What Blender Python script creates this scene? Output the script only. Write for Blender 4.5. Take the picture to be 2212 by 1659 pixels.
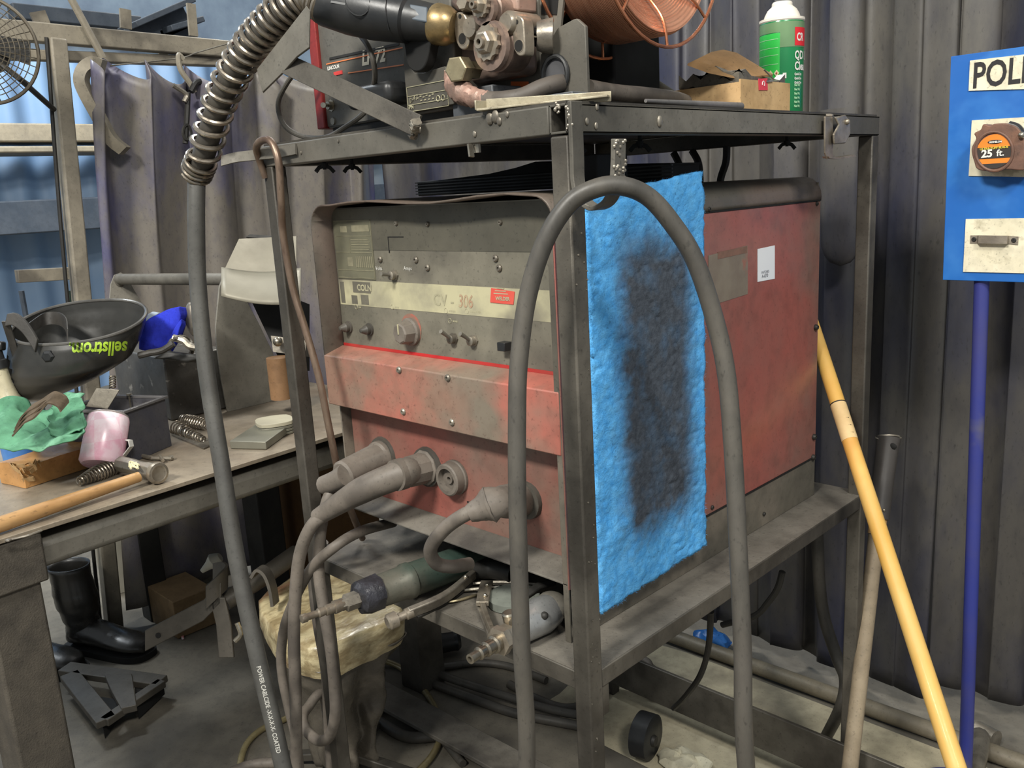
import bpy, bmesh, math, random
from mathutils import Vector, Matrix
from mathutils.bvhtree import BVHTree
random.seed(7)
for o in list(bpy.data.objects): bpy.data.objects.remove(o)
SC = bpy.context.scene
COL = SC.collection
V = Vector
# ---------------------------------------------------------------- camera
CAM = V((.6899, -.8041, 1.3663)); YAW, PIT, ROL, FPX = -.7861, -.2196, -.057, 1881.45
fw = V((math.cos(PIT)*math.sin(YAW), math.cos(PIT)*math.cos(YAW), math.sin(PIT)))
r0 = fw.cross(V((0, 0, 1))).normalized(); u0 = r0.cross(fw)
rt = r0*math.cos(ROL)+u0*math.sin(ROL); up = -r0*math.sin(ROL)+u0*math.cos(ROL)
cd = bpy.data.cameras.new('camera'); cam = bpy.data.objects.new('camera', cd); COL.objects.link(cam)
cd.sensor_fit = 'HORIZONTAL'; cd.sensor_width = 36; cd.lens = 36*FPX/2212; cd.clip_start = .02; cd.clip_end = 60
m3 = Matrix((rt, up, -fw)).transposed(); cam.matrix_world = Matrix.Translation(CAM) @ m3.to_4x4()
SC.camera = cam
# ---------------------------------------------------------------- world, lamps, exposure
w = bpy.data.worlds.new('shop_air'); SC.world = w; w.use_nodes = True
w.node_tree.nodes['Background'].inputs[0].default_value = (.88, .95, 1, 1)
w.node_tree.nodes['Background'].inputs[1].default_value = .36
def area(name, loc, to, size, power, col=(1, .97, .9)):
    l = bpy.data.lights.new(name, 'AREA'); l.shape = 'RECTANGLE'; l.size = size[0]; l.size_y = size[1]
    l.energy = power; l.color = col
    o = bpy.data.objects.new(name, l); COL.objects.link(o); o.location = loc
    o.rotation_euler = (V(to)-V(loc)).to_track_quat('-Z', 'Y').to_euler(); return o
area('high_bay_lamp', (.25, -3.1, 4.0), (-.5, .3, .8), (.9, .5), 185)
area('high_bay_lamp', (2.6, -1.4, 4.0), (-.2, .5, .8), (.9, .5), 105)
area('high_bay_lamp', (-2.8, 2.8, 4.6), (-1.6, .6, 1), (1.2, .6), 90)
area('high_bay_lamp', (-4.0, -.5, 4.6), (-6.2, 1.8, 1.4), (1.2, .6), 230, (.9, .96, 1))
vs = SC.view_settings; vs.view_transform = 'Standard'; vs.look = 'None'; vs.gamma = 1; vs.use_curve_mapping = False
vs.exposure = .42
# ---------------------------------------------------------------- helpers
def ray(px, py): return fw + rt*((px-1106)/FPX) - up*((py-829.5)/FPX)
def A(px, py, x=None, y=None, z=None, t=None):
    """point of the place seen at a photo pixel, on a known wall, shelf or floor plane"""
    d = ray(px, py)
    if t is None:
        i, v = (0, x) if x is not None else (1, y) if y is not None else (2, z)
        t = (v-CAM[i])/d[i]
    return CAM + d*t
MATS = {}
def tofloor(p, d, r):
    d = V((d[0], d[1], 0)); return [V((p.x, p.y, 0))+d*.15+V((0, 0, max(.1, p.z*.45))), V((p.x, p.y, 0))+d*.5+V((0, 0, r*1.3)), V((p.x, p.y, 0))+d*1.1+V((0, 0, r*1.05))]
def srgb(c): return tuple(((v/255+.055)/1.055)**2.4 if v > 10 else v/255/12.92 for v in c)
def mat(name, c1, c2=None, rough=.6, metal=0, scale=6, fac=(.4, .65), bump=.15, bscale=90, c3=None, s3=2.5, f3=(.5, .62), spec=.4, stretch=(1, 1, 1), coat=0, trans=0, alpha=1, emit=0):
    if name in MATS: return MATS[name]
    m = bpy.data.materials.new(name); m.use_nodes = True; nt = m.node_tree; N = nt.nodes; L = nt.links
    b = N['Principled BSDF']; b.inputs['Roughness'].default_value = rough; b.inputs['Metallic'].default_value = metal
    b.inputs['Specular IOR Level'].default_value = spec; b.inputs['Coat Weight'].default_value = coat
    b.inputs['Transmission Weight'].default_value = trans; b.inputs['Alpha'].default_value = alpha
    tc = N.new('ShaderNodeTexCoord'); mp = N.new('ShaderNodeMapping'); mp.inputs['Scale'].default_value = stretch
    L.new(tc.outputs['Object'], mp.inputs[0])
    def noise(s, det=6):
        n = N.new('ShaderNodeTexNoise'); n.inputs['Scale'].default_value = s; n.inputs['Detail'].default_value = det
        n.inputs['Roughness'].default_value = .6; L.new(mp.outputs[0], n.inputs['Vector']); return n
    def mr(n, a, bb):
        r = N.new('ShaderNodeMapRange'); r.inputs[1].default_value = a; r.inputs[2].default_value = bb; r.clamp = True
        L.new(n.outputs[0], r.inputs[0]); return r
    def mix(f, a, bb):
        x = N.new('ShaderNodeMix'); x.data_type = 'RGBA'; L.new(f, x.inputs[0])
        for k, q in ((6, a), (7, bb)):
            if isinstance(q, tuple): x.inputs[k].default_value = (*srgb(q), 1)
            else: L.new(q, x.inputs[k])
        return x.outputs[2]
    out = mix(mr(noise(scale), *fac).outputs[0], c1, c2 or c1)
    if c3: out = mix(mr(noise(s3, 4), *f3).outputs[0], out, c3)
    if bump and bump > .09:
        ns = noise(170, 3); fs_ = mr(ns, .60, .72); fs_.inputs[4].default_value = .45; out = mix(fs_.outputs[0], out, tuple(v*.42 for v in c1))
        n2 = noise(34, 8); f2 = mr(n2, .46, .7); f2.inputs[4].default_value = .28; out = mix(f2.outputs[0], out, tuple(v*.62 for v in (c2 or c1)))
    L.new(out, b.inputs['Base Color'])
    if emit:
        L.new(out, b.inputs['Emission Color']); b.inputs['Emission Strength'].default_value = emit
    if bump:
        bp = N.new('ShaderNodeBump'); bp.inputs['Strength'].default_value = bump; bp.inputs['Distance'].default_value = .002
        L.new(noise(bscale).outputs[0], bp.inputs['Height']); L.new(bp.outputs[0], b.inputs['Normal'])
    rr = mr(noise(scale*1.7), .3, .7); rr.inputs[3].default_value = max(rough-.1, .03); rr.inputs[4].default_value = min(rough+.12, 1)
    L.new(rr.outputs[0], b.inputs['Roughness'])
    m['mapnode'] = 1
    MATS[name] = m; return m
def basis(d):
    d = d.normalized(); a = V((0, 0, 1)) if abs(d.z) < .9 else V((1, 0, 0)); x = d.cross(a).normalized(); return x, x.cross(d).normalized() * -1
def smoothpts(P, n=8, closed=False):
    P = [V(p) for p in P]
    if len(P) < 3: return P
    out = []; N = len(P)
    for i in range(N if closed else N-1):
        p1, p2 = P[i], P[(i+1) % N]
        p0 = P[i-1] if (i > 0 or closed) else p1*2-p2
        p3 = P[(i+2) % N] if (closed or i+2 < N) else p2*2-p1
        for k in range(n):
            t = k/n
            out.append(.5*((2*p1)+(p2-p0)*t+(2*p0-5*p1+4*p2-p3)*t*t+(3*p1-p0-3*p2+p3)*t**3))
    if not closed: out.append(P[-1])
    return out
class G:
    def __init__(s): s.bm = bmesh.new()
    def hexa(s, p):
        v = [s.bm.verts.new(q) for q in p]
        for f in ((0, 3, 2, 1), (4, 5, 6, 7), (0, 1, 5, 4), (1, 2, 6, 5), (2, 3, 7, 6), (3, 0, 4, 7)): s.bm.faces.new([v[i] for i in f])
        return s
    def box(s, x0, x1, y0, y1, z0, z1):
        return s.hexa([V(p) for p in ((x0, y0, z0), (x1, y0, z0), (x1, y1, z0), (x0, y1, z0), (x0, y0, z1), (x1, y0, z1), (x1, y1, z1), (x0, y1, z1))])
    def obox(s, c, ex, ey, ez):
        c = V(c); ex, ey, ez = V(ex)/2, V(ey)/2, V(ez)/2
        return s.hexa([c-ex-ey-ez, c+ex-ey-ez, c+ex+ey-ez, c-ex+ey-ez, c-ex-ey+ez, c+ex-ey+ez, c+ex+ey+ez, c-ex+ey+ez])
    def bar(s, p0, p1, w, h, side=None):
        p0, p1 = V(p0), V(p1); d = (p1-p0)
        sd = V(side) if side else basis(d)[0]
        sd = (sd - d.normalized()*sd.dot(d.normalized())).normalized(); n = d.normalized().cross(sd)
        return s.obox((p0+p1)/2, d, sd*w, n*h)
    def tube(s, pts, r, seg=14, n=8, closed=False, smooth=True, rs=None, cap=True):
        P = smoothpts(pts, n, closed) if smooth else [V(p) for p in pts]
        m = len(P); R = [r]*m
        if rs:
            R = []
            for i in range(m):
                q = i/(m-1)*(len(rs)-1); k = min(int(q), len(rs)-2); R.append(rs[k]+(rs[k+1]-rs[k])*(q-k))
        x = None; rings = []
        for i in range(m):
            d = (P[(i+1) % m]-P[i-1]) if closed else (P[min(i+1, m-1)]-P[max(i-1, 0)])
            d.normalize()
            if x is None: x = basis(d)[0]
            x = (x-d*x.dot(d)).normalized(); y = d.cross(x)
            rings.append([s.bm.verts.new(P[i]+(x*math.cos(a)+y*math.sin(a))*R[i]) for a in [2*math.pi*k/seg for k in range(seg)]])
        for i in range(m if closed else m-1):
            a, b = rings[i], rings[(i+1) % m]
            off = 0
            if closed and i == m-1:
                off = min(range(seg), key=lambda o: (a[0].co-b[o].co).length)
            for k in range(seg): s.bm.faces.new((a[k], a[(k+1) % seg], b[(k+1+off) % seg], b[(k+off) % seg]))
        if cap and not closed: s.bm.faces.new(rings[0][::-1]); s.bm.faces.new(rings[-1])
        return s
    def lathe(s, o, ax, prof, seg=24, closed=False):
        """prof: (distance along axis, radius)"""
        o = V(o); ax = V(ax).normalized(); x, y = basis(ax); rings = []
        for d, r in prof:
            rings.append([s.bm.verts.new(o+ax*d+(x*math.cos(a)+y*math.sin(a))*max(r, 1e-5)) for a in [2*math.pi*k/seg for k in range(seg)]])
        prs = list(zip(rings, rings[1:]))
        if closed: prs.append((rings[-1], rings[0]))
        for a, b in prs:
            for k in range(seg): s.bm.faces.new((a[k], a[(k+1) % seg], b[(k+1) % seg], b[k]))
        if not closed: s.bm.faces.new(rings[0][::-1]); s.bm.faces.new(rings[-1])
        return s
    def prism(s, pts, ext):
        ext = V(ext); a = [s.bm.verts.new(V(p)) for p in pts]; b = [s.bm.verts.new(V(p)+ext) for p in pts]; n = len(a)
        s.bm.faces.new(a[::-1]); s.bm.faces.new(b)
        for i in range(n): s.bm.faces.new((a[i], a[(i+1) % n], b[(i+1) % n], b[i]))
        return s
    def strip(s, pts, wv, th):
        """flat bar following a bent profile: pts centre line, wv width vector, th thickness"""
        P = [V(p) for p in pts]; wv = V(wv); rows = []
        for i in range(len(P)):
            d = (P[min(i+1, len(P)-1)]-P[max(i-1, 0)]).normalized(); n = d.cross(wv.normalized()).normalized()*th/2
            rows.append([s.bm.verts.new(q) for q in (P[i]-wv/2-n, P[i]+wv/2-n, P[i]+wv/2+n, P[i]-wv/2+n)])
        for a, b in zip(rows, rows[1:]):
            for k in range(4): s.bm.faces.new((a[k], a[(k+1) % 4], b[(k+1) % 4], b[k]))
        s.bm.faces.new(rows[0][::-1]); s.bm.faces.new(rows[-1]); return s
    def sheet(s, fn, nu, nv, wrap=False):
        g = [[s.bm.verts.new(fn(i/nu, j/nv)) for j in range(nv+1)] for i in range(nu if wrap else nu+1)]
        for i in range(nu):
            for j in range(nv):
                a, b = g[i], g[(i+1) % len(g)]
                s.bm.faces.new((a[j], b[j], b[j+1], a[j+1]))
        return s
    def ball(s, c, r, sc=(1, 1, 1), seg=14, rot=None):
        M = Matrix.Translation(V(c)) @ (rot.to_4x4() if rot else Matrix.Identity(4)) @ Matrix.Diagonal((r*sc[0], r*sc[1], r*sc[2], 1))
        bmesh.ops.create_uvsphere(s.bm, u_segments=seg, v_segments=seg//2+2, radius=1, matrix=M); return s
    def spring(s, P, r0_, r1_, turns, wire, seg=8, n=14):
        """coil along the smooth path P, coil radius r0_ to r1_"""
        S = smoothpts(P, 16); m = len(S); x = None; fr = []
        for i in range(m):
            d = (S[min(i+1, m-1)]-S[max(i-1, 0)]).normalized()
            if x is None: x = basis(d)[0]
            x = (x-d*x.dot(d)).normalized(); fr.append((S[i], x.copy(), d.cross(x)))
        T = int(turns*n); pts = []
        for k in range(T+1):
            q = k/T*(m-1); i = min(int(q), m-2); f_ = q-i
            c = fr[i][0].lerp(fr[i+1][0], f_); a = 2*math.pi*k/n; xx = fr[i][1].lerp(fr[i+1][1], f_); yy = fr[i][2].lerp(fr[i+1][2], f_)
            rr = r0_(k/T) if callable(r0_) else r0_+(r1_-r0_)*k/T
            pts.append(c+(xx*math.cos(a)+yy*math.sin(a))*rr)
        return s.tube(pts, wire, seg=seg, smooth=False)
    def jitter(s, amt):
        for v in s.bm.verts: v.co += V((random.uniform(-amt, amt), random.uniform(-amt, amt), random.uniform(-amt, amt)))
        return s
    def build(s, name, m, parent=None, smooth=True, bevel=0, solid=0, ang=35, seg=2, origin=None):
        bmesh.ops.recalc_face_normals(s.bm, faces=s.bm.faces)
        me = bpy.data.meshes.new(name)
        if parent is not None: org = ORG[parent]
        elif origin: org = V(origin)
        else:
            xs = [v.co for v in s.bm.verts]
            org = V(((min(c.x for c in xs)+max(c.x for c in xs))/2, (min(c.y for c in xs)+max(c.y for c in xs))/2, min(c.z for c in xs)))
        for v in s.bm.verts: v.co -= org
        s.bm.to_mesh(me); s.bm.free()
        for p in me.polygons: p.use_smooth = smooth
        if smooth: me.set_sharp_from_angle(angle=math.radians(ang))
        me.materials.append(m)
        o = bpy.data.objects.new(name, me); COL.objects.link(o)
        if parent is not None: o.parent = parent
        else: o.location = org
        ORG[o] = org
        if solid:
            md = o.modifiers.new('s', 'SOLIDIFY'); md.thickness = solid; md.offset = 0
        if bevel:
            md = o.modifiers.new('b', 'BEVEL'); md.width = bevel; md.segments = seg; md.limit_method = 'ANGLE'; md.angle_limit = math.radians(40)
        return o
ORG = {}
def thing(name, label, cat, loc, group=None):
    o = bpy.data.objects.new(name, None); COL.objects.link(o); o.location = loc; o.empty_display_size = .05
    o['label'] = label; o['category'] = cat
    if group: o['group'] = group
    ORG[o] = V(loc); return o
def tag(o, label, cat, group=None, kind=None):
    o['label'] = label; o['category'] = cat
    if group: o['group'] = group
    if kind: o['kind'] = kind
    return o
def struct(o): o['kind'] = 'structure'; return o
def bvh(objs):
    vs_, fs = [], []
    for o in objs:
        b = len(vs_); vs_ += [v.co+ORG[o] for v in o.data.vertices]; fs += [[b+i for i in p.vertices] for p in o.data.polygons]
    return BVHTree.FromPolygons(vs_, fs)
def text(s, org, xd, yd, size, m, parent, name='lettering', bold=0, align='LEFT', wide=1, onto=None, shear=0, th=.0004, cast=None):
    cu = bpy.data.curves.new('t', 'FONT'); cu.body = s; cu.size = size; cu.offset = bold; cu.align_x = align; cu.shear = shear
    cu.resolution_u = 3
    tmp = bpy.data.objects.new('t', cu); COL.objects.link(tmp)
    dg = bpy.context.evaluated_depsgraph_get(); me = bpy.data.meshes.new_from_object(tmp.evaluated_get(dg))
    bpy.data.objects.remove(tmp); bm = bmesh.new(); bm.from_mesh(me); bpy.data.meshes.remove(me)
    xd, yd = V(xd).normalized(), V(yd).normalized(); n = xd.cross(yd)
    if onto: bmesh.ops.subdivide_edges(bm, edges=[e for e in bm.edges if e.calc_length() > size*.2], cuts=2)
    bmesh.ops.triangulate(bm, faces=bm.faces)
    for v in bm.verts:
        p = V(org)+xd*v.co.x*wide+yd*v.co.y
        if onto:
            cd_ = (p-cast).normalized() if cast is not None else -n
            h = onto.ray_cast(p-cd_*.1, cd_, .4)
            if h[0] is not None: p = h[0]; n = -cd_
        v.co = p+n*th
    g = G(); g.bm.free(); g.bm = bm
    return g.build(name, m, parent, smooth=False)
def quad(p, m, parent, name, th=.0006, n=None):
    """thin label or sticker lying on a surface; p is four corners"""
    p = [V(q) for q in p]; nn = (p[1]-p[0]).cross(p[3]-p[0]).normalized()
    if n is not None and nn.dot(V(n)) < 0: nn = -nn
    return G().prism(p, nn*th).build(name, m, parent, smooth=False)
def screw(g, c, n, r=.004, h=.003):
    g.lathe(c, n, [(0, r), (h*.5, r), (h, r*.7), (h, r*.35), (h*.4, r*.3)], 10)
# ---------------------------------------------------------------- materials
steel = mat('grimy_dark_steel', (77, 73, 66), (60, 56, 50), .5, .25, 7, bump=.25, c3=(97, 92, 83), s3=3)
steel_hi = mat('dusty_painted_steel', (110, 106, 97), (92, 88, 80), .55, .15, 5, bump=.2, c3=(78, 75, 68), s3=2.2)
blacks = mat('black_grimy_metal', (34, 33, 31), (48, 46, 42), .55, .1, 8)
dusty = mat('dust_covered_steel_shelf', (112, 107, 98), (92, 87, 79), .7, .1, 9, bump=.4, bscale=200, c3=(74, 70, 65), s3=5)
bright = mat('bare_bright_metal', (190, 182, 165), (140, 132, 118), .28, .9, 20, bump=.15)
midmet = mat('worn_grey_metal', (150, 143, 130), (105, 99, 90), .4, .6, 14, bump=.25)
rodm = mat('rusty_steel_rod', (130, 112, 96), (96, 78, 66), .4, .5, 30, stretch=(1, 1, .3), bump=.2)
rubber = mat('dusty_black_rubber', (80, 76, 69), (58, 56, 52), .52, 0, 12, bump=.12, bscale=140, stretch=(1, 1, .5), c3=(92, 86, 78), s3=6, f3=(.55, .75))
rubber2 = mat('dusty_brown_rubber_cable', (112, 104, 95), (92, 85, 77), .6, 0, 10, bump=.12, c3=(78, 72, 66), s3=5)
hosegr = mat('grey_rubber_hose', (80, 79, 75), (66, 65, 62), .45, 0, 10, bump=.1)
plasblk = mat('black_plastic', (30, 31, 32), (42, 42, 42), .38, 0, 14, bump=.08)
white = mat('white_print', (215, 213, 205), (195, 193, 185), .6, bump=0)
dark = mat('deep_shadow_black_paint', (18, 18, 17), (24, 23, 21), .8, bump=0)
# ================================================================= THE SETTING
from mathutils import noise as mn
fm = mat('sooty_concrete_floor', (114, 108, 96), (92, 87, 78), .7, 0, 3, bump=.3, bscale=60, c3=(74, 70, 63), s3=1.6)
struct(G().box(-7.5, 3, -4, 6.5, -.05, 0).build('floor', fm, smooth=False))
fclean = mat('pale_worn_concrete', (176, 167, 142), (150, 142, 120), .7, 0, 5, bump=.2, bscale=60, c3=(112, 105, 92), s3=3.5, f3=(.52, .7))
# pale swept strip of floor between the cart and the pipe
g = G()
nA = 40
def rimf(k):
    a = 2*math.pi*k/nA; return V((-.05+ (.78+.05*math.sin(3*a))*max(-1, min(1, 1.25*math.cos(a))), .93+.25*max(-1, min(1, 1.3*math.sin(a))), .0015))
g.bm.faces.new([g.bm.verts.new(rimf(k)) for k in range(nA)])
struct(g.build('floor_swept_patch', fclean, smooth=False))
wm = mat('blue_painted_shop_wall', (112, 142, 176), (138, 158, 180), .5, 0, .7, (.35, .65), bump=0, c3=(150, 162, 172), s3=.5)
g = G(); g.sheet(lambda u, v: V((-6.5+.03*math.sin(u*260), -4+10.5*u, 5.5*v)), 420, 1)
struct(g.build('wall_left', wm, smooth=True))
g = G(); g.sheet(lambda u, v: V((-6.5+9.5*u, 6+.03*math.sin(u*240), 5.5*v)), 400, 1)
struct(g.build('wall_back', wm, smooth=True))
tanm = mat('tan_painted_steel', (158, 146, 124), (140, 130, 112), .6, bump=.1)
darkb = mat('dark_blue_grey_steel', (58, 66, 76), (74, 80, 88), .6, bump=.1)
bz = [A(60, k, x=-5.9).z for k in (330, 316, 306, 266, 505, 432)]
g = G().box(-6.3, -5.9, -1.5, 4.5, bz[2], bz[3]); g.box(-6.3, -5.88, -1.5, 4.5, bz[0], bz[1])
tag(g.build('wall_beam', tanm, bevel=.01), 'tan steel beam running along the far blue wall, seen left of the curtain post', 'beam')
tag(G().box(-6.3, -5.9, -1.5, 4.5, bz[4], bz[5]).build('wall_beam', darkb, bevel=.01), 'dark blue grey beam low on the far blue wall, under the tan beam', 'beam')
# ---- booth frame at left, with its curtain
XB = -2.2
post_m = mat('grey_beige_painted_steel', (140, 132, 116), (118, 111, 98), .55, 0, 6, bump=.15, c3=(96, 90, 80), s3=4)
bf = thing('booth_frame', 'grey steel frame of the left welding booth, with post and top rails over the curtain', 'frame', (XB, .25, 0))
p_top = A(130, 92, x=XB); p_mid = A(175, 630, x=XB)
py_ = p_top.y*.6+p_mid.y*.4
ptA, ptB = A(121, 84, x=XB+.02), A(172, 600, x=XB+.02); ptC = ptA+(ptB-ptA)*(ptA.z/(ptA.z-ptB.z))
G().bar(ptA, ptC, .048, .05, side=(0, 1, 0)).build('post', post_m, bf, bevel=.006)
G().tube([ptC+V((.01, -.045, 0)), ptB+V((.01, -.045, 0)), ptA+V((.01, -.03, 0))], .006, 8).build('conduit', blacks, bf)
rails = [((47, 58), (475, 106), .055), ((160, 108), (600, 150), .035)]
def rail(a, b, x, h, d=.04, m=post_m):
    p, q = A(*a, x=x), A(*b, x=x); q = q+(q-p)*.15; p = p-(q-p)*.1
    return G().bar(p, q, d, h, side=(1, 0, 0)).build('top_rail', m, bf, bevel=.004)
rail((47, 68), (475, 106), XB, .055); rail((80, 120), (500, 135), XB-.02, .03)
rail((50, 28), (270, 50), XB-.5, .05, .06, darkb)
# hanging blue-grey brackets (channel ends) above the rail
for (a, b, c) in (((275, 60), (400, 6), 26), ((350, 68), (420, 48), 12)):
    p, q = A(*a, x=XB-.35), A(*b, x=XB-.35)
    g = G(); g.bar(p, q, .16, .02, side=(1, 0, 0)); g.bar(p-V((0, 0, .04)), q-V((0, 0, .04)), .01, .09, side=(1, 0, 0))
    tag(g.build('roof_bracket', darkb, bevel=.003), 'dark blue grey channel bracket above the booth rail, %s' % ('the larger upper one' if c == 26 else 'the smaller lower one'), 'bracket')
for a, b, w_ in (((270, 20), (272, 62), .035), ((412, 8), (418, 78), .03), ((355, 78), (352, 120), .03), ((80, 25), (105, 85), .045)):
    p, q = A(*a, x=XB-.05), A(*b, x=XB-.05)
    G().bar(p, q, w_, .01, side=(0, 1, 0)).build('hanger_strap', post_m, bf)
p, q = A(50, 12, x=XB-.6), A(600, 70, x=XB-.6)
g = G(); g.bar(p-V((0, .8, 0)), q+V((0, .6, 0)), .08, .3, side=(1, 0, 0))
tag(g.build('roof_girder', mat('pale_blue_grey_steel', (132, 150, 168), (110, 126, 146), .5, bump=.05)), 'pale blue grey girder high above the booth at top left', 'girder')
# drop rod
p, q = A(155, 0, x=XB+.05), A(222, 125, x=XB+.05)
tag(G().tube([p+(p-q)*1.5, q], .011, 10).build('hanger_rod', post_m), 'grey round rod slanting down to the booth rail from above, left of the big spring', 'rod')
# cable line that the curtain hangs from
cm = mat('grey_blue_welding_curtain', (112, 106, 98), (78, 78, 112), .45, 0, 2.2, (.44, .58), bump=.2, bscale=30, c3=(140, 131, 117), s3=1.7, f3=(.48, .66), stretch=(1, 1, .55), spec=.5)
cmb = mat('dusty_black_blue_welding_curtain', (74, 71, 67), (44, 46, 64), .40, 0, 2.6, (.42, .6), bump=.25, bscale=30, c3=(92, 88, 80), s3=2.0, f3=(.5, .7), stretch=(1, 1, .4), spec=.5)
def curtain_l(u, v):
    zf = .06+1.78*v; y0_ = ptA.y+(ptC.y-ptA.y)*(1-zf/ptA.z)+.035; y = y0_+(1.36-y0_)*u
    sg_ = abs(math.sin(u*math.pi*9+.4))**.8; top = 1.845-.075*sg_-.03*math.sin(u*math.pi)+.03*u
    z = .06+(top-.06)*v
    f_ = (.25+.75*v)
    x = XB+.03+.038*f_*math.sin(u*2*math.pi*5.5+1.2*math.sin(v*2))+.02*math.sin(u*2*math.pi*2.7+v)+.035*v*v*mn.noise(V((u*7, v*2.5, 0)))
    x += .075*sg_*v**5; return V((x, y+.02*math.sin(u*2*math.pi*7+1.5)*f_, z))
lc = G().sheet(curtain_l, 220, 60).build('welding_curtain', cm, solid=.002, ang=180)
tag(lc, 'grey and blue welding curtain hanging in folds behind the workbench', 'curtain')
pts = [A(x_, y_, x=XB+.06) for x_, y_ in ((238, 142), (385, 126), (430, 112), (520, 88), (640, 66))]
tag(G().tube(pts, .0025, 6).build('curtain_wire', bright), 'thin wire strung over the top of the left welding curtain', 'wire')
# ---- back curtains, three panels along y = 1.3
def back_panel(x0, x1, ybase, amp, nf, ph, ztop, zbot, nu):
    def f(u, v):
        x = x0+(x1-x0)*u
        a = math.sin(u*2*math.pi*nf+ph+.5*math.sin(v*2.2)); b = math.sin(u*2*math.pi*nf*2.3+ph*2+v*.8)
        y = ybase-amp*(a*(1.0-.25*v)*(.55+.45*math.sin(u*9+ph))+.07*b)-.05*mn.noise(V(((x0+(x1-x0)*u)*6, v*1.1, ph)))
        return V((x+.012*b, y, zbot+.01*a+(ztop-zbot)*v))
    return G().sheet(f, nu, 50)
def bpan(label, *a):
    o = back_panel(*a).build('welding_curtain', cmb, solid=.002, ang=180); tag(o, label, 'curtain'); return o
bpan('dark blue grey welding curtain hanging behind the copper spool and feeder', -2.15, -.98, 1.40, .03, 4, .5, 2.3, .05, 160)
bpan('wide dark welding curtain panel behind the green can and the cart back post', -1.02, .0, 1.31, .034, 6.5, 2.0, 2.3, .05, 200)
bpan('dusty welding curtain panel behind the blue board and its pole', -.03, .9, 1.37, .038, 6, .4, 2.3, .06, 200)
# drooping fold beside the cart
p = [A(*q, y=1.21) for q in ((1812, 250), (1812, 400), (1815, 500), (1816, 545))]
g = G()
def fold(u, v):
    c = [A(1812, 235, y=1.22), A(1815, 575, y=1.22)]; q = c[0].lerp(c[1], v); a = u*2*math.pi
    w_ = .047*(1-max(0, (v-.82)/.18)**2.2)**.5 if v < 1 else 0.0005
    return q+V((math.cos(a)*w_, math.sin(a)*w_*.45, 0))
g.sheet(fold, 28, 40, wrap=True); g.build('drooping_fold', cmb, bpy.data.objects['welding_curtain.002'], ang=180)
# ---- pipe on the floor
pm = mat('dusty_floor_pipe', (128, 119, 101), (104, 97, 83), .55, .1, 8, bump=.15)
fp = thing('floor_pipe', 'dusty grey pipe lying on the floor along the foot of the back curtains', 'pipe', (-.2, 1.2, 0))
G().tube([(-1.6, 1.19, .024), (.9, 1.22, .024)], .021, 14, smooth=False).build('pipe', pm, fp)
G().tube([A(2092, 1608, z=.024), A(2118, 1590, z=.045), A(2112, 1640, z=.06), A(2098, 1690, z=.07)], .019, 12).build('branch_pipe', midmet, fp)
G().tube([A(2108, 1580, z=.024), A(2150, 1602, z=.024)], .027, 14, smooth=False).build('tee_fitting', midmet, fp)
# ================================================================= THE CART
W_, D_, s_, ZT, ZS = .689, .895, .028, 1.4606, .72
cart = thing('equipment_cart', 'dark grimy square-tube steel cart carrying the red welder and the wire feeder', 'cart', (-W_/2, D_/2, 0))
# near post
g = G()
def pst(x0, y0, z1, z0=.0, nm='post'):
    g = G(); g.box(x0, x0+s_, y0, y0+s_, z0, z1); return g.build(nm, steel, cart, bevel=.0025, smooth=True)
pst(-s_, 0, ZT-.036); pst(-W_, 0, ZT-.034); pst(-s_, D_-s_, ZT-.034); pst(-W_, D_-s_, ZT-.034)
# front rail, hollow side rail whose sawn end shows at the near corner
G().box(-W_, -s_-.001, 0, s_, ZT-.034, ZT).build('top_rail', steel_hi, cart, bevel=.002)
g = G()
for a in ((-s_, -s_+.003, ZT-.034, ZT), (-.003, 0, ZT-.034, ZT), (-s_, 0, ZT-.003, ZT), (-s_, 0, ZT-.034, ZT-.031)): g.box(a[0], a[1], .0, D_-.001, a[2], a[3])
g.build('top_rail', steel_hi, cart, bevel=.0008)
G().box(-s_+.0035, -.0035, D_-.006, D_-.002, ZT-.03, ZT-.0035).build('end_plug', steel, cart)
G().box(-W_+s_, -s_-.001, D_-s_, D_, ZT-.033, ZT-.0008).build('top_rail', steel, cart, bevel=.002)
G().box(-W_, -W_+s_, s_, D_-s_, ZT-.034, ZT-.0005).build('top_rail', steel, cart, bevel=.002)
G().box(-W_+.004, -.004, .004, D_-.004, ZT+.0002, ZT+.0035).build('table_top', steel, cart)
# ragged cut metal and spatter round the near corner
g = G()
for i in range(26):
    px_, py_2 = random.choice(((1200, 228), (1228, 232), (1226, 250), (1230, 270), (1205, 232))); q = A(px_+random.uniform(-6, 8), py_2+random.uniform(-6, 12), y=-.0008)
    g.ball(q, random.uniform(.0012, .003), seg=6)
for px_, py_2, rr in ((1070, 252, .006), (1078, 262, .004), (1058, 256, .006), (1095, 247, .003), (1025, 290, .003), (905, 280, .004), (730, 305, .002), (650, 330, .002)):
    g.ball(A(px_, py_2, y=-.001), rr, sc=(1, .6, 1.4), seg=8)
for px_, py_2, rr in ((1288, 272, .003), (1425, 262, .005), (1268, 262, .003), (1290, 230, .003)): g.ball(A(px_, py_2, x=.001), rr, sc=(.6, 1, 1.5), seg=8)
for i in range(40): g.ball(V((-.0+.0005, random.uniform(.002, .026), random.uniform(.4, 1.4))), random.uniform(.0006, .0014), seg=5)
g.build('weld_spatter', midmet, cart)['kind'] = 'stuff'
g = G(); q = A(1030, 330, y=.01); g.tube([q+V((0, 0, .02)), q], .006, 10, smooth=False); q = A(1018, 322, y=.0); g.bar(q+V((0, -.002, .006)), q+V((.004, -.004, -.010)), .008, .003); g.build('clip', bright, cart)
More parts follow.
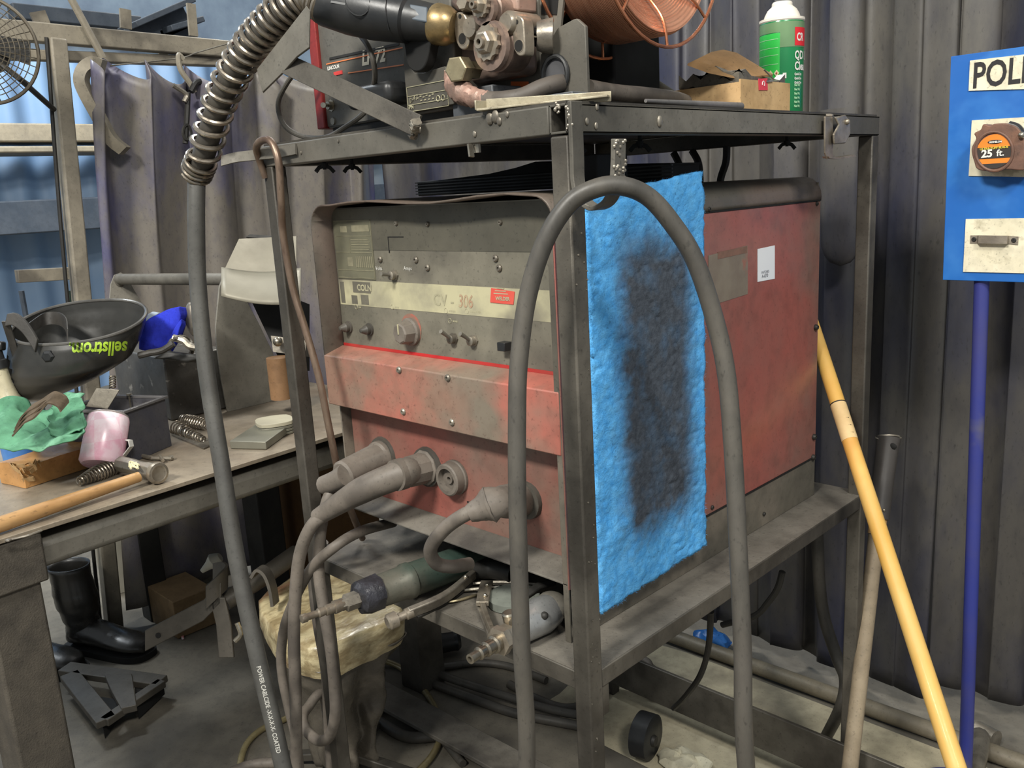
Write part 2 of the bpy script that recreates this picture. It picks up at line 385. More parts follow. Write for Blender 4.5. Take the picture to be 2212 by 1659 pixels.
# wing nuts under the top
for px_, py_2, y_ in ((760, 355, .12), (700, 352, .03), (1383, 338, .36), (1700, 308, .72), (1240, 300, .3)):
    if px_ in (760,): q = A(px_, py_2, y=y_)
    elif px_ == 700: q = A(px_, py_2, y=y_)
    else: q = A(px_, py_2, x=-.1)
    q.z = ZT-.036; g = G(); g.lathe(q+V((0, 0, .03)), (0, 0, -1), [(0, .003), (.04, .003)], 8); g.lathe(q, (0, 0, -1), [(0, .006), (.006, .005)], 10)
    for sg in (-1, 1): g.strip([q+V((0, 0, -.004)), q+rt*sg*.009+V((0, 0, -.007)), q+rt*sg*.015+V((0, 0, -.014))], fw*.003, .006)
    g.build('wing_nut', dark, cart)
# shelf
for a in ((-W_+.001, -.001, .0008, s_), (-W_+.001, -.001, D_-s_, D_-.0008), (-W_+.0012, -W_+s_, s_+.0005, D_-s_-.0005), (-s_, -.0006, s_+.0005, D_-s_-.0005)):
    G().box(a[0], a[1], a[2], a[3], ZS-.028, ZS-.0005).build('shelf_rail', steel, cart, bevel=.0015)
G().box(-W_+.003, -.0025, .003, D_-.003, ZS-.003, ZS).build('shelf', dusty, cart)
# lower rear rail and gusset
G().box(-W_-.02, .25, D_-.045, D_-.035, .05, .15).build('base_rail', steel, cart, bevel=.002)
G().box(-s_+.006, -.004, .0+s_, .045, .645, ZS-.03).build('corner_infill', steel, cart)
# cross plate low under the cart
a, b = A(893, 1483, z=.06), A(1100, 1589, z=.06); q = (b-a).normalized()
tag(G().obox((a+b)/2+V((.1, -.045, -.03)), q*1.0, V((0, .09, 0)), V((0, 0, .012))).build('steel_plate', dusty, bevel=.002), 'flat grey steel strip lying low under the cart among the hoses', 'plate')
# J hook on the near corner, flat bar
hx = lambda x, z: V((x, .008, z))
prof = smoothpts([hx(.006, 1.462), hx(.006, 1.40), hx(.006, 1.372), hx(.012, 1.352), hx(.030, 1.340), hx(.050, 1.345), hx(.062, 1.362), hx(.066, 1.385), hx(.068, 1.415)], 6)
G().strip(prof, (0, -.021, 0), .006).build('cable_hook', steel_hi, cart, bevel=.001)
g = G()
for i in range(30): g.ball(prof[-1-int(random.random()*12)]+V((.003, random.uniform(-.011, .011), random.uniform(-.003, .003))), .0022, seg=6)
g.build('weld_bead', midmet, cart)
# bracket that holds the gun cable
a, b = A(902, 272, y=-.012), A(618, 138, y=-.05)
sd = V((0, 0, 1))
G().bar(a, b, .030, .005, side=up).build('bracket_bar', steel, cart, bevel=.0008)
ctr = [A(*q, y=-.055) for q in ((662, 12), (669, 22), (668, 102), (641, 122), (611, 156), (567, 199), (558, 168), (555, 149))]
G().prism(ctr, fw*.006).build('bracket_plate', steel_hi, cart, bevel=.0008)
G().tube([A(900, 262, y=-.018), A(895, 275, y=-.016), A(892, 292, y=-.008)], .007, 8).jitter(.0015).build('weld_bead', midmet, cart)
# strap at the left end
stp = [A(640, 322, y=-.003), A(600, 330, y=-.004), A(555, 335, y=-.012), A(510, 340, y=-.03), A(478, 348, y=-.05)]
G().strip(smoothpts(stp, 6), up*.017, .004).build('hose_strap', steel_hi, cart)
# ================================================================= THE WELDER
XL, XR, YF, YK, ZB, ZH = -.642, -.077, .0535, .821, .80, 1.357
Wd = thing('welding_power_source', 'large red and grey dust-covered welding power source on the cart shelf', 'welder', ((XL+XR)/2, (YF+YK)/2, ZS))
red = mat('dusty_red_enamel', (176, 104, 90), (140, 110, 94), .42, .1, 4.5, (.42, .62), bump=.1, c3=(124, 114, 100), s3=3.4, f3=(.50, .64), spec=.5)
redside = mat('dull_red_enamel_side', (158, 90, 80), (132, 98, 88), .38, .15, 2.6, (.38, .66), bump=.1, c3=(122, 104, 94), s3=3.1, f3=(.52, .72), spec=.5)
grayp = mat('grimy_grey_control_panel', (124, 119, 105), (100, 97, 86), .5, .15, 5, bump=.12, c3=(90, 86, 78), s3=3)
graym = mat('grimy_grey_enamel', (104, 99, 88), (82, 78, 70), .5, .15, 5, bump=.15, c3=(120, 112, 100), s3=4)
zs_ = 1.315
# top cover: rounded sheet
R_ = .035
def prof_cover(q):
    pts = [(XL, zs_-.30), (XL, ZH-R_)]
    for k in range(1, 7): a = math.pi/2*k/6; pts.append((XL+R_*(1-math.cos(a)), ZH-R_+R_*math.sin(a)))
    for k in range(0, 9): pts.append((XL+R_+(XR-XL-2*R_)*(k+.5)/9.5, ZH+q*.004*math.sin(k*1.0)))
    for k in range(0, 7): a = math.pi/2*k/6; pts.append((XR-R_+R_*math.sin(a), ZH-R_+R_*math.cos(a)))
    pts.append((XR, zs_)); return pts
ny = 12; rows = [prof_cover(1-j/ny) for j in range(ny+1)]
g = G(); gv = [[g.bm.verts.new((p[0], YF+(YK-YF)*j/ny-(.006*math.sin(i*.5) if j == 0 else 0)*0, p[1])) for i, p in enumerate(rows[j])] for j in range(ny+1)]
for j in range(ny):
    for i in range(len(gv[0])-1): g.bm.faces.new((gv[j][i], gv[j][i+1], gv[j+1][i+1], gv[j+1][i]))
g.build('top_cover', mat('reddish_dusty_cover', (106, 98, 88), (108, 94, 84), .45, .15, 3, (.4, .6), bump=.12, c3=(86, 82, 74), s3=4), Wd, solid=.003)
G().box(XR-.003, XR, YF+.0, YK, ZB+.003, zs_-.003).build('side_panel', redside, Wd, bevel=.001)
G().box(XL, XL+.003, YF+.02, YK, ZS+.1, zs_-.3).build('side_panel', graym, Wd, bevel=.001)
G().box(XR-.0035, XR-.0005, YF+.012, YK, ZS, ZB).build('base_skirt', graym, Wd, bevel=.001)
G().box(XL, XL+.003, YF+.15, YK, ZS, ZB).build('base_skirt', graym, Wd, bevel=.001)
G().box(XL+.003, XR-.004, YK-.004, YK, ZS+.02, ZH-.01).build('rear_panel', graym, Wd)
G().box(XL+.004, XR-.004, .1, YK-.006, ZB+.012, ZB+.02).build('floor_pan', dark, Wd)
G().strip([(XR, YF+.002, zs_-.0015), (XR, YK, zs_-.0015)], (0, 0, .003), .0022).build('seam', dark, Wd)
G().strip([(XR, .3, ZB+.0015), (XR, YK, ZB+.0015)], (0, 0, .003), .0022).build('seam', dark, Wd)
# right front flange
G().box(XR-.012, XR-.001, YF, YF+.003, ZS, ZH-.04).build('front_flange', graym, Wd, bevel=.0008)
YP = .095
cp = G().box(XL+.004, XR-.0035, YP, YP+.003, 1.106, ZH-.006).build('control_panel', grayp, Wd)
Pn = lambda x_, y_: A(x_, y_, y=YP-.0003)
cream = mat('worn_cream_stripe', (176, 170, 138), (150, 145, 122), .55, 0, 14, (.4, .62), bump=.05, c3=(116, 111, 98), s3=6, f3=(.52, .66))
def prect(x0, z0, x1, z1, m, nm, par, y=YP, th=.0005): return G().box(x0, x1, y-th, y, z0, z1).build(nm, m, par, smooth=False)
prect(XL+.006, 1.181, XR-.006, 1.226, cream, 'stripe', cp)
darkp = mat('shaded_grey_upper_panel', (84, 81, 71), (96, 92, 80), .5, .1, 6, bump=.1)  # shadow of hood and table put into the upper panel's darker grey
up_ = prect(XL+.005, 1.279, XR-.005, ZH-.008, darkp, 'upper_panel', cp, th=.0008)
# rating plate at the left
pl = thing  # alias unused
npm = mat('worn_rating_plate', (104, 102, 84), (92, 90, 76), .5, 0, 20, bump=0)
pln = mat('faded_cream_print', (134, 129, 106), (108, 104, 86), .6, 0, 30, bump=0)
rp = prect(XL+.008, 1.228, -.524, 1.33, npm, 'rating_plate', cp, th=.001)
g = G()
for z in (1.302, 1.274, 1.243, 1.3285, 1.23): g.box(XL+.01, -.527, YP-.0016, YP-.001, z, z+.001)
g.box(-.5262, -.5252, YP-.0016, YP-.001, 1.229, 1.33); g.box(-.59, -.5895, YP-.0016, YP-.001, 1.274, 1.295)
for (x0, x1, z0, z1) in ((-.614, -.594, 1.309, 1.32), (-.58, -.53, 1.31, 1.321), (-.6, -.585, 1.25, 1.266)): g.box(x0, x1, YP-.0015, YP-.001, z0, z1)
for k in range(9): g.box(-.575+k*.0055, -.5725+k*.0055, YP-.0016, YP-.001, 1.249, 1.268)
for k in range(5): g.box(-.586, -.535+.004*(k % 2), YP-.0015, YP-.001, 1.279+k*.0042, 1.2802+k*.0042)
g.build('print', pln, rp, smooth=False)
# maker's box on the stripe
lb = prect(-.593, 1.2045, -.542, 1.2235, grayp, 'maker_badge', cp, th=.001)
text('COLN', (-.58, YP-.001, 1.2085), (1, 0, 0), (0, 0, 1), .015, cream, cp, bold=.0006)
faint = mat('faded_red_print', (156, 124, 100), (168, 158, 128), .6, 0, 90, bump=0)
faint2 = mat('faded_grey_print', (146, 141, 116), (160, 155, 128), .6, 0, 90, bump=0)
text('CV -', (-.377, YP-.0006, 1.193), (1, 0, 0), (0, 0, 1), .026, faint2, cp, bold=.0002)
text('306', (-.318, YP-.0006, 1.193), (1, 0, 0), (0, 0, 1), .028, faint, cp, bold=.0004, wide=.8, shear=.2)
g = G()
for x0, x1, z0, z1 in ((-.632, -.62, 1.184, 1.222), (-.60, -.583, 1.184, 1.199), (-.572, -.55, 1.184, 1.201)): g.box(x0, x1, YP-.0008, YP-.0004, z0, z1)
g.build('paint_loss', grayp, cp, smooth=False)
rs = mat('red_sticker', (196, 74, 62), (206, 92, 78), .5, bump=0)
c4 = [Pn(1060, 653), Pn(1110, 658), Pn(1113, 630), Pn(1062, 622)]
st = quad([p+V((0, -.0006, 0)) for p in c4], rs, cp, 'warning_sticker', n=(0, -1, 0))
o_ = c4[0].lerp(c4[3], .2)+V((.012, -.0013, 0))
text('WELDER', o_, (1, 0, 0), (0, 0, 1), .0075, cream, cp, bold=.0003)
g = G()
for k in range(3): g.box(o_.x-.004+.003*k, o_.x+.026-.004*k, YP-.0018, YP-.0012, o_.z+.009+k*.004, o_.z+.0103+k*.004)
g.build('print', cream, cp, smooth=False)
text('Volts', Pn(812, 583)+V((0, -.0004, 0)), (1, 0, 0), (0, 0, 1), .009, white, cp); text('Amps', Pn(873, 583)+V((0, -.0004, 0)), (1, 0, 0), (0, 0, 1), .009, white, cp)
# small legends: circles with dashes
for x_, y_, n_ in ((848, 663, 3), (964, 671, 4), (1009, 672, 6), (972, 693, 3), (770, 663, 2)):
    c = Pn(x_, y_); g = G()
    g.tube([c+V((.004*math.cos(a), -.0003, .004*math.sin(a))) for a in [k*math.pi/5 for k in range(10)]], .0004, 4, closed=True, smooth=False)
    for k in range(n_): g.box(c.x+.007+k*.004, c.x+.0098+k*.004, YP-.0007, YP-.0003, c.z-.0015, c.z+.0012)
    g.build('legend', faint2, cp, smooth=False)
g = G(); c = Pn(838, 513); g.box(c.x, c.x+.042, YP-.0012, YP-.0004, c.z, c.z+.0015); c2 = Pn(838, 546); g.box(c.x, c.x+.0018, YP-.0012, YP-.0004, c2.z, c.z)
g.build('engraved_line', dark, cp, smooth=False)
g = G()
for x_, y_ in ((822, 560), (899, 561), (924, 578), (1079, 579), (1071, 558), (925, 484), (1082, 480), (857, 482), (723, 730)):
    g = G(); screw(g, Pn(x_, y_), (0, -1, 0), .0055 if y_ > 500 else .004, .004); g.build('screw', midmet, cp)
# switches
def toggle(px_, py_, tip):
    c = Pn(px_, py_); t = A(*tip, y=YP-.03); g = G()
    g.lathe(c, (0, -1, 0), [(0, .0095), (.003, .0095)], 6); g.lathe(c+V((0, -.003, 0)), (0, -1, 0), [(0, .0075), (.007, .0075), (.008, .006)], 14)
    sw = g.build('toggle_switch', midmet, Wd)
    G().tube([c+V((0, -.008, 0)), c.lerp(t, .6)+V((0, -.002, 0)), t], .0028, 10, rs=[.0022, .003, .0036]).build('lever', steel_hi, sw)
toggle(853, 594, (823, 592)); toggle(981, 731, (952, 716)); toggle(1024, 735, (994, 721))
for x_, y_ in ((754, 706), (799, 711)):
    c = Pn(x_, y_); g = G(); g.lathe(c, (0, -1, 0), [(0, .011), (.003, .011), (.003, .008), (.010, .0085), (.012, .007), (.020, .004), (.021, .002)], 14); g.build('rubber_push_button', rubber, Wd)
c = Pn(889, 716)
halo = mat('bright_red_scale_print', (180, 84, 70), (130, 100, 86), .55, 0, 25, (.4, .6), bump=0)
G().lathe(c+V((0, .0, .004)), (0, -1, 0), [(0, .026), (.0006, .026)], 28).build('knob_scale', halo, cp)
g = G(); g.lathe(c, (0, -1, 0), [(0, .0235), (.006, .0235), (.008, .020)], 24); g.lathe(c+V((0, -.008, 0)), (0, -1, 0), [(0, .0205), (.017, .0175), (.019, .015)], 8)
kb = g.build('control_knob', rubber2, Wd, ang=25); G().box(c.x-.001, c.x+.001, c.y-.0285, c.y-.026, c.z-.001, c.z+.016).build('pointer', cream, kb)
c = Pn(1098, 746); G().obox(c+V((0, -.008, 0)), (.016, 0, 0), (0, .016, 0), (0, 0, .013)).build('rocker_switch', plasblk, Wd, bevel=.001)
# ledge
zl0, zl1, zl2 = 1.003, 1.094, 1.106
yf2 = YF-.001
g = G(); g.prism([(XL-.002, YP, zl2), (XL-.002, yf2, zl1), (XL-.002, yf2, zl0), (XL-.002, YP, zl0+.004)], (XR-XL-.001, 0, 0))
ld = g.build('front_ledge', red, Wd, bevel=.002)
G().box(XL+.004, XR-.004, YP-.0012, YP+.001, zl2-.0005, zl2+.0045).build('red_edge_line', mat('bright_red_enamel', (176, 40, 40), (150, 60, 52), .45, bump=0), ld)
g = G()
for x_, y_ in ((863, 799), (968, 816), (872, 889), (977, 912)):
    g = G(); screw(g, A(x_, y_, y=yf2), (0, -1, 0), .0058, .004); g.build('screw', midmet, ld)
# lower connector panel and bottom lip
redl = mat('dark_dusty_red_enamel', (148, 86, 76), (130, 96, 84), .45, .1, 4, (.4, .64), bump=.1, c3=(120, 106, 94), s3=3.2, f3=(.54, .7), spec=.5)
lp = G().box(XL+.004, XR-.0035, YP, YP+.003, .828, 1.004).build('connector_panel', redl, Wd)
G().strip([(XL+.004, YP+.001, .829), (XL+.004, YF, .812)], (.001, 0, 0), .001)
g = G(); g.prism([(XL+.003, YP, .829), (XL+.003, YF, .812), (XL+.003, YF, .809), (XL+.003, YP+.003, .825)], (XR-XL-.006, 0, 0)); g.build('bottom_lip', dusty, Wd, bevel=.0008)
G().box(-.288, -.262, YP-.0006, YP, .865, .868).build('slot', dark, lp); G().box(-.33, -.315, YP-.0006, YP, .868, .871).build('slot', dark, lp)
def sock(px_, py_, r=.028):
    c = Pn(px_, py_); g = G(); g.lathe(c, (0, -1, 0), [(0, r*1.06), (.004, r*1.06), (.006, r), (.020, r*.98), (.022, r*.9), (.022, r*.70), (.012, r*.66), (.012, r*.3), (.016, r*.28), (.016, r*.16), (.004, r*.14)], 28); return g
k = sock(985, 1030); k.build('output_socket', rubber2, Wd)
# side details
Sd = lambda x_, y_: A(x_, y_, x=XR+.0004)
g = G()
for x_, y_ in ((1764, 706), (1760, 942), (1758, 986)):
    g = G(); screw(g, Sd(x_, y_)+V((0, -.006, 0)), (1, 0, 0), .006, .006); g.build('screw', blacks, Wd)
for x_, y_ in ((1531, 452), (1764, 440), (1650, 1110), (1538, 1096)):
    g = G(); screw(g, Sd(x_, y_), (1, 0, 0), .004, .003); g.build('screw', blacks, Wd)
lab = [Sd(1636, 609), Sd(1673, 602), Sd(1673, 530), Sd(1636, 538)]
wl = mat('white_label', (226, 228, 230), (218, 220, 224), .45, bump=0)
lb = quad(lab, wl, Wd, 'asset_label', n=(1, 0, 0))
o2 = lab[0].lerp(lab[3], .22); text('PATCHES', o2+V((.0007, .013, 0)), (0, 1, 0), (0, 0, 1), .0065, mat('grey_print', (110, 112, 120), bump=0), lb); text('A-870', lab[0].lerp(lab[3], .09)+V((.0007, .014, 0)), (0, 1, 0), (0, 0, 1), .009, mat('grey_print', (110, 112, 120)), lb)
oldl = mat('faded_grey_label', (124, 114, 100), (112, 100, 88), .5, 0, 20, (.35, .6), bump=.05, c3=(140, 96, 82), s3=14, f3=(.58, .66))
quad([Sd(1530, 662), Sd(1615, 635), Sd(1615, 530), Sd(1530, 552)], oldl, Wd, 'worn_label', n=(1, 0, 0), th=.0003)
quad([Sd(1550, 545), Sd(1613, 532), Sd(1613, 546), Sd(1550, 560)], mat('brown_label_print', (124, 92, 78), (110, 84, 70), .6, 0, 60, bump=0), Wd, 'worn_label', n=(1, 0, 0), th=.0007)
# louvred black box lying on the welder top
g = G(); p0, p1 = A(903, 424, y=.36), A(1178, 412, y=.36)
zt_ = A(903, 397, y=.36).z
bb = thing('ribbed_black_box', 'flat black ribbed box lying on top of the red welder under the table', 'box', ((p0.x-.08)/2, .5, ZH+.004))
g.box(p0.x, -.12, .36, .47, ZH+.006, 1.392); g.build('body', dark, bb, bevel=.002)
g = G()
for k in range(5): g.box(p0.x-.002, -.098, .356, .36, ZH+.009+k*.0055, ZH+.0115+k*.0055)
g.build('ribs', blacks, bb)
g = G(); xs_ = [p0.x+.06, p0.x+.2, p0.x+.27, p0.x+.32, p0.x+.42, -.11]; zs2 = [1.392, 1.397, 1.404, 1.412, 1.400, 1.392]
g.prism([V((x, .37, z)) for x, z in zip(xs_, zs2)]+[V((xs_[-1], .37, 1.39)), V((xs_[0], .37, 1.39))], (0, .09, 0)); g.build('torn_lid', dark, bb)
tag(G().box(-.205, -.12, .42, .55, ZH+.006, 1.408).build('black_metal_block', dark, bevel=.002) if False else G().obox((-.098, .19, 1.384), (.03, 0, 0), (0, .07, 0), (0, 0, .046)).build('steel_block', dark, bevel=.002), 'small black block on the welder top beside the blue pad', 'block')
# ================================================================= BLUE PAD
padm = mat('blue_filter_fleece', (72, 154, 220), (104, 180, 234), .95, 0, 55, (.3, .7), bump=.9, bscale=260, spec=.1)
nt = padm.node_tree; b_ = nt.nodes['Principled BSDF']; src = [l for l in nt.links if l.to_socket == b_.inputs['Base Color']][0].from_socket
tc = nt.nodes.new('ShaderNodeTexCoord'); sx = nt.nodes.new('ShaderNodeSeparateXYZ'); nt.links.new(tc.outputs['Object'], sx.inputs[0])
nz = nt.nodes.new('ShaderNodeTexNoise'); nz.inputs['Scale'].default_value = 28; nz.inputs['Detail'].default_value = 9; nt.links.new(tc.outputs['Object'], nz.inputs['Vector'])
def Mth(op, a, b=None, c=None):
    n = nt.nodes.new('ShaderNodeMath'); n.operation = op
    for i, q in enumerate((a, b, c)):
        if q is None: continue
        if isinstance(q, (int, float)): n.inputs[i].default_value = q
        else: nt.links.new(q, n.inputs[i])
    return n.outputs[0]
def win(s, lo, hi, soft):
    a = nt.nodes.new('ShaderNodeMapRange'); a.interpolation_type = 'SMOOTHSTEP'; a.inputs[1].default_value = lo-soft; a.inputs[2].default_value = lo+soft; nt.links.new(s, a.inputs[0])
    b = nt.nodes.new('ShaderNodeMapRange'); b.interpolation_type = 'SMOOTHSTEP'; b.inputs[1].default_value = hi+soft; b.inputs[2].default_value = hi-soft; nt.links.new(s, b.inputs[0])
    return Mth('MULTIPLY', a.outputs[0], b.outputs[0])
PB = [A(1268, 446, x=-.045), A(1512, 376, x=-.045), A(1528, 1180, x=-.045), A(1300, 1338, x=-.045)]
py0, py1 = .078, PB[1].y; pz0, pz1 = .765, PB[1].z
PH = pz1-pz0; PWd = py1-py0
yy = Mth('ADD', sx.outputs[1], Mth('MULTIPLY', Mth('SUBTRACT', nz.outputs[0], .5), .05)); zz = Mth('ADD', sx.outputs[2], Mth('MULTIPLY', Mth('SUBTRACT', nz.outputs[0], .5), .09))
stain = Mth('MULTIPLY', win(yy, PWd*(-.27), PWd*(.37), .032), win(zz, PH*.15, PH*.87, .045))
stain = Mth('MULTIPLY', stain, Mth('ADD', .78, Mth('MULTIPLY', nz.outputs[0], .42)))
# darker diagonal streak of soot
dg_ = Mth('ADD', Mth('MULTIPLY', sx.outputs[1], 2.2), sx.outputs[2]); streak = Mth('MULTIPLY', win(Mth('ADD', dg_, Mth('MULTIPLY', nz.outputs[0], .05)), PH*.49, PH*.53, .05), win(sx.outputs[2], PH*.2, PH*.62, .06))
nz2 = nt.nodes.new('ShaderNodeTexNoise'); nz2.inputs['Scale'].default_value = 120; nz2.inputs['Detail'].default_value = 6; nt.links.new(tc.outputs['Object'], nz2.inputs['Vector'])
cr = nt.nodes.new('ShaderNodeMix'); cr.data_type = 'RGBA'; cr.inputs[6].default_value = (*srgb((92, 99, 108)), 1); cr.inputs[7].default_value = (*srgb((46, 50, 57)), 1); nt.links.new(nz2.outputs[0], cr.inputs[0])
cr2 = nt.nodes.new('ShaderNodeMix'); cr2.data_type = 'RGBA'; nt.links.new(Mth('MULTIPLY', streak, .8), cr2.inputs[0]); nt.links.new(cr.outputs[2], cr2.inputs[6]); cr2.inputs[7].default_value = (*srgb((34, 35, 37)), 1)
mx = nt.nodes.new('ShaderNodeMix'); mx.data_type = 'RGBA'; nt.links.new(stain, mx.inputs[0]); nt.links.new(src, mx.inputs[6]); nt.links.new(cr2.outputs[2], mx.inputs[7]); nt.links.new(mx.outputs[2], b_.inputs['Base Color'])
g = G(); nu, nv = 60, 150
from mathutils import noise as mn
def padf(u, v):
    y = py0+PWd*u; z = pz0+.004+PH*v-.0*u
    e = mn.noise(V((u*9, v*22, 0)))*.004
    if v in (0, 1): z += e*1.0 - (.028*(1-u) if v == 1 else 0)+(.012*u if v == 0 else 0)
    else: z += (-.028*(1-u))*v**3+ .012*u*(1-v)**3
    if u in (0, 1): y += e
    return V((-.047+.004*mn.noise(V((u*6, v*14, 3)))+.0025*mn.noise(V((u*30, v*75, 7))), y, z))
g.sheet(padf, nu, nv)
pad = g.build('filter_pad', padm, solid=.016, ang=180, origin=(-.055, (py0+py1)/2, pz0))
tag(pad, 'sky blue fleece filter pad with a big black soot stain, hanging on the welder side', 'filter pad')
g = G()
for i in range(5200):
    u, v = random.random(), random.random()
    if i < 1500: u = random.choice((0.0, 1.0)); 
    elif i < 2300: v = random.choice((0.0, 1.0))
    q = padf(u, v)+V((.008*random.uniform(.2, 1), 0, 0)); d = V((random.uniform(0, .5), random.gauss(0, 1), random.gauss(-.2, .8))).normalized()*random.uniform(.002, .006)
    nn_ = d.cross(V((1, .3, .2))).normalized()*.00022
    g.bm.faces.new([g.bm.verts.new(k) for k in (q-nn_, q+nn_, q+d+V((.001, 0, 0)))])
g.build('fibres', padm, pad, smooth=False)['kind'] = 'stuff'
# ================================================================= WIRE FEEDER ON THE TABLE
ZTB = ZT+.0035
fd = thing('wire_feeder', 'dark grey wire feeder with red end panel and bare drive rolls on the cart top', 'wire feeder', (-.4, .2, ZTB))
caseg = mat('dusty_dark_grey_case', (98, 95, 88), (78, 76, 70), .5, .1, 7, bump=.12, c3=(116, 108, 98), s3=4)
redf = mat('dark_red_case', (132, 42, 40), (104, 40, 36), .45, .1, 5, bump=.1, c3=(96, 76, 68), s3=4)
FY = .10
G().box(-.635, -.30, FY+.004, .40, 1.487, 1.84).build('case', caseg, fd, bevel=.003)
G().box(-.657, -.634, FY-.004, .41, 1.487, 1.85).build('end_panel', redf, fd, bevel=.002)
G().box(-.63, -.14, FY+.01, .39, ZTB, 1.488).build('base', blacks, fd)
Fp = lambda x_, y_, y=FY+.0035: A(x_, y_, y=y)
orange = mat('orange_print', (196, 112, 60), (170, 100, 60), .5, bump=0)
fpn = G().box(-.633, -.41, FY+.002, FY+.0045, 1.49, 1.72).build('front_plate', caseg, fd)
G().bar(Fp(705, 139, FY+.0015), Fp(874, 102, FY+.0015), .0018, .001, side=up).build('orange_line', orange, fpn)
G().bar(Fp(752, 158, FY+.0015), Fp(872, 140, FY+.0015), .0018, .001, side=up).build('orange_line', orange, fpn)
G().bar(Fp(712, 127, FY+.0015), Fp(862, 95, FY+.0015), .004, .001, side=up).build('black_line', dark, fpn)
text('LF-72', Fp(782, 141, FY+.0015), (1, 0, -.02), (0, 0, 1), .030, mat('cream_print', (214, 208, 190), bump=0), fpn, bold=.0012, shear=.25, wide=.9)
text('LINCOLN', Fp(708, 152, FY+.0015), (1, 0, 0), (0, 0, 1), .008, white, fpn, bold=.0003)
G().box(*[q for q in (Fp(724, 160).x, Fp(742, 160).x)], FY+.0005, FY+.002, Fp(724, 164).z, Fp(724, 156).z).build('badge', mat('bright_red_print', (190, 60, 56), bump=0), fpn)
g = G(); a, b = Fp(762, 240, .07), Fp(852, 172, .07); g.box(a.x, b.x, .055, FY+.004, a.z, b.z); g.build('black_cover', plasblk, fd, bevel=.012, seg=4)
c = Fp(718, 228); g = G(); g.lathe(c, (0, -1, 0), [(0, .010), (.003, .010), (.003, .007), (.010, .007)], 8); q = g.build('toggle_switch', bright, fd)
G().tube([c+V((0, -.01, 0)), A(698, 227, y=.07)], .0035, 10, smooth=False, rs=[.003, .0045]).build('lever', bright, q)
g = G(); c = Fp(722, 262); g.lathe(c, (0, -1, 0), [(0, .007), (.004, .006)], 10); g.build('stud', midmet, fd)
# name plate box in front
a, b = A(880, 244, y=.082), A(977, 178, y=.082)
zt2 = A(925, 160, y=.082).z
g = G(); pts = [(a.x, zt2+.07), (a.x, a.z), (b.x, a.z+.002), (b.x, A(977, 162, y=.082).z), (b.x-.014, A(965, 142, y=.082).z)]
pts += [(A(930, 152, y=.082).x, A(930, 152, y=.082).z), (A(915, 157, y=.082).x, A(915, 157, y=.082).z), (A(895, 157, y=.082).x, A(895, 157, y=.082).z), (A(882, 140, y=.082).x, A(882, 140, y=.082).z), (A(877, 100, y=.082).x, zt2+.06)]
g.prism([V((x, .082, z)) for x, z in pts], (0, .018, 0)); plate = g.build('rating_box', steel_hi, fd, bevel=.001)
G().box(a.x+.002, b.x-.002, .1, .16, a.z-.002, a.z+.045).build('rating_box_body', caseg, fd)
e0, e1 = A(882, 236, y=.0812), A(966, 182, y=.0812); g = G()
x0, x1, z0, z1 = e0.x, e1.x, e0.z-.004, e1.z+.006
for z in (z0, z0+(z1-z0)*.27, z0+(z1-z0)*.62, z1): g.bar((x0, .0812, z), (x1, .0812, z), .0009, .0006, side=(0, 0, 1))
for x in (x0, x1): g.bar((x, .0812, z0), (x, .0812, z1), .0009, .0006, side=(1, 0, 0))
for k in range(6): g.bar((x0+.022+k*.007, .0812, z0+(z1-z0)*(.5+.05*(k % 2))), (x0+.026+k*.007, .0812, z0+(z1-z0)*(.5+.05*(k % 2))), .0015, .0006, side=(0, 0, 1))
for k in range(4): g.bar((x0+.03+k*.009, .0812, z0+(z1-z0)*.38), (x0+.034+k*.009, .0812, z0+(z1-z0)*.38), .0015, .0006, side=(0, 0, 1))
g.tube([V((x0+.006, .0812, z0+(z1-z0)*.34)), V((x0+.006, .0812, z0+(z1-z0)*.55)), V((x0+.014, .0812, z0+(z1-z0)*.45))], .0006, 4, closed=True, smooth=False)
for k in (0, 1): g.tube([V((x1-.022+.011*k+.004*math.cos(t_), .0812, z0+.012+.004*math.sin(t_))) for t_ in [j*.785 for j in range(8)]], .0008, 4, closed=True, smooth=False)
g.build('print', faint2, plate, smooth=False)
text('47', (x0+.014, .0812, z1-.02), (1, 0, 0), (0, 0, 1), .011, faint2, plate); text('PN', (x0+.003, .0812, z0+.004), (1, 0, 0), (0, 0, 1), .008, faint2, plate, bold=.0004)
# black loop wires
G().tube([A(780, 78, y=.05), A(795, 100, y=.045), A(806, 130, y=.045), A(810, 165, y=.055), A(806, 192, y=.068)], .0042, 10).build('lead', rubber, fd)
tag(G().tube([A(652, 150, y=.055), A(628, 168, y=.045), A(601, 221, y=.035), A(613, 269, y=.035), A(651, 294, y=.045), A(702, 297, y=.05), A(746, 274, y=.055), A(788, 242, y=.06), A(806, 205, y=.075)], .0042, 10).build('control_lead', rubber, fd), '', '') if False else G().tube([A(652, 150, y=.055), A(628, 168, y=.045), A(601, 221, y=.035), A(613, 269, y=.035), A(651, 294, y=.045), A(702, 297, y=.05), A(746, 274, y=.055), A(788, 242, y=.06), A(806, 205, y=.075)], .0042, 10).build('control_lead', rubber, fd)
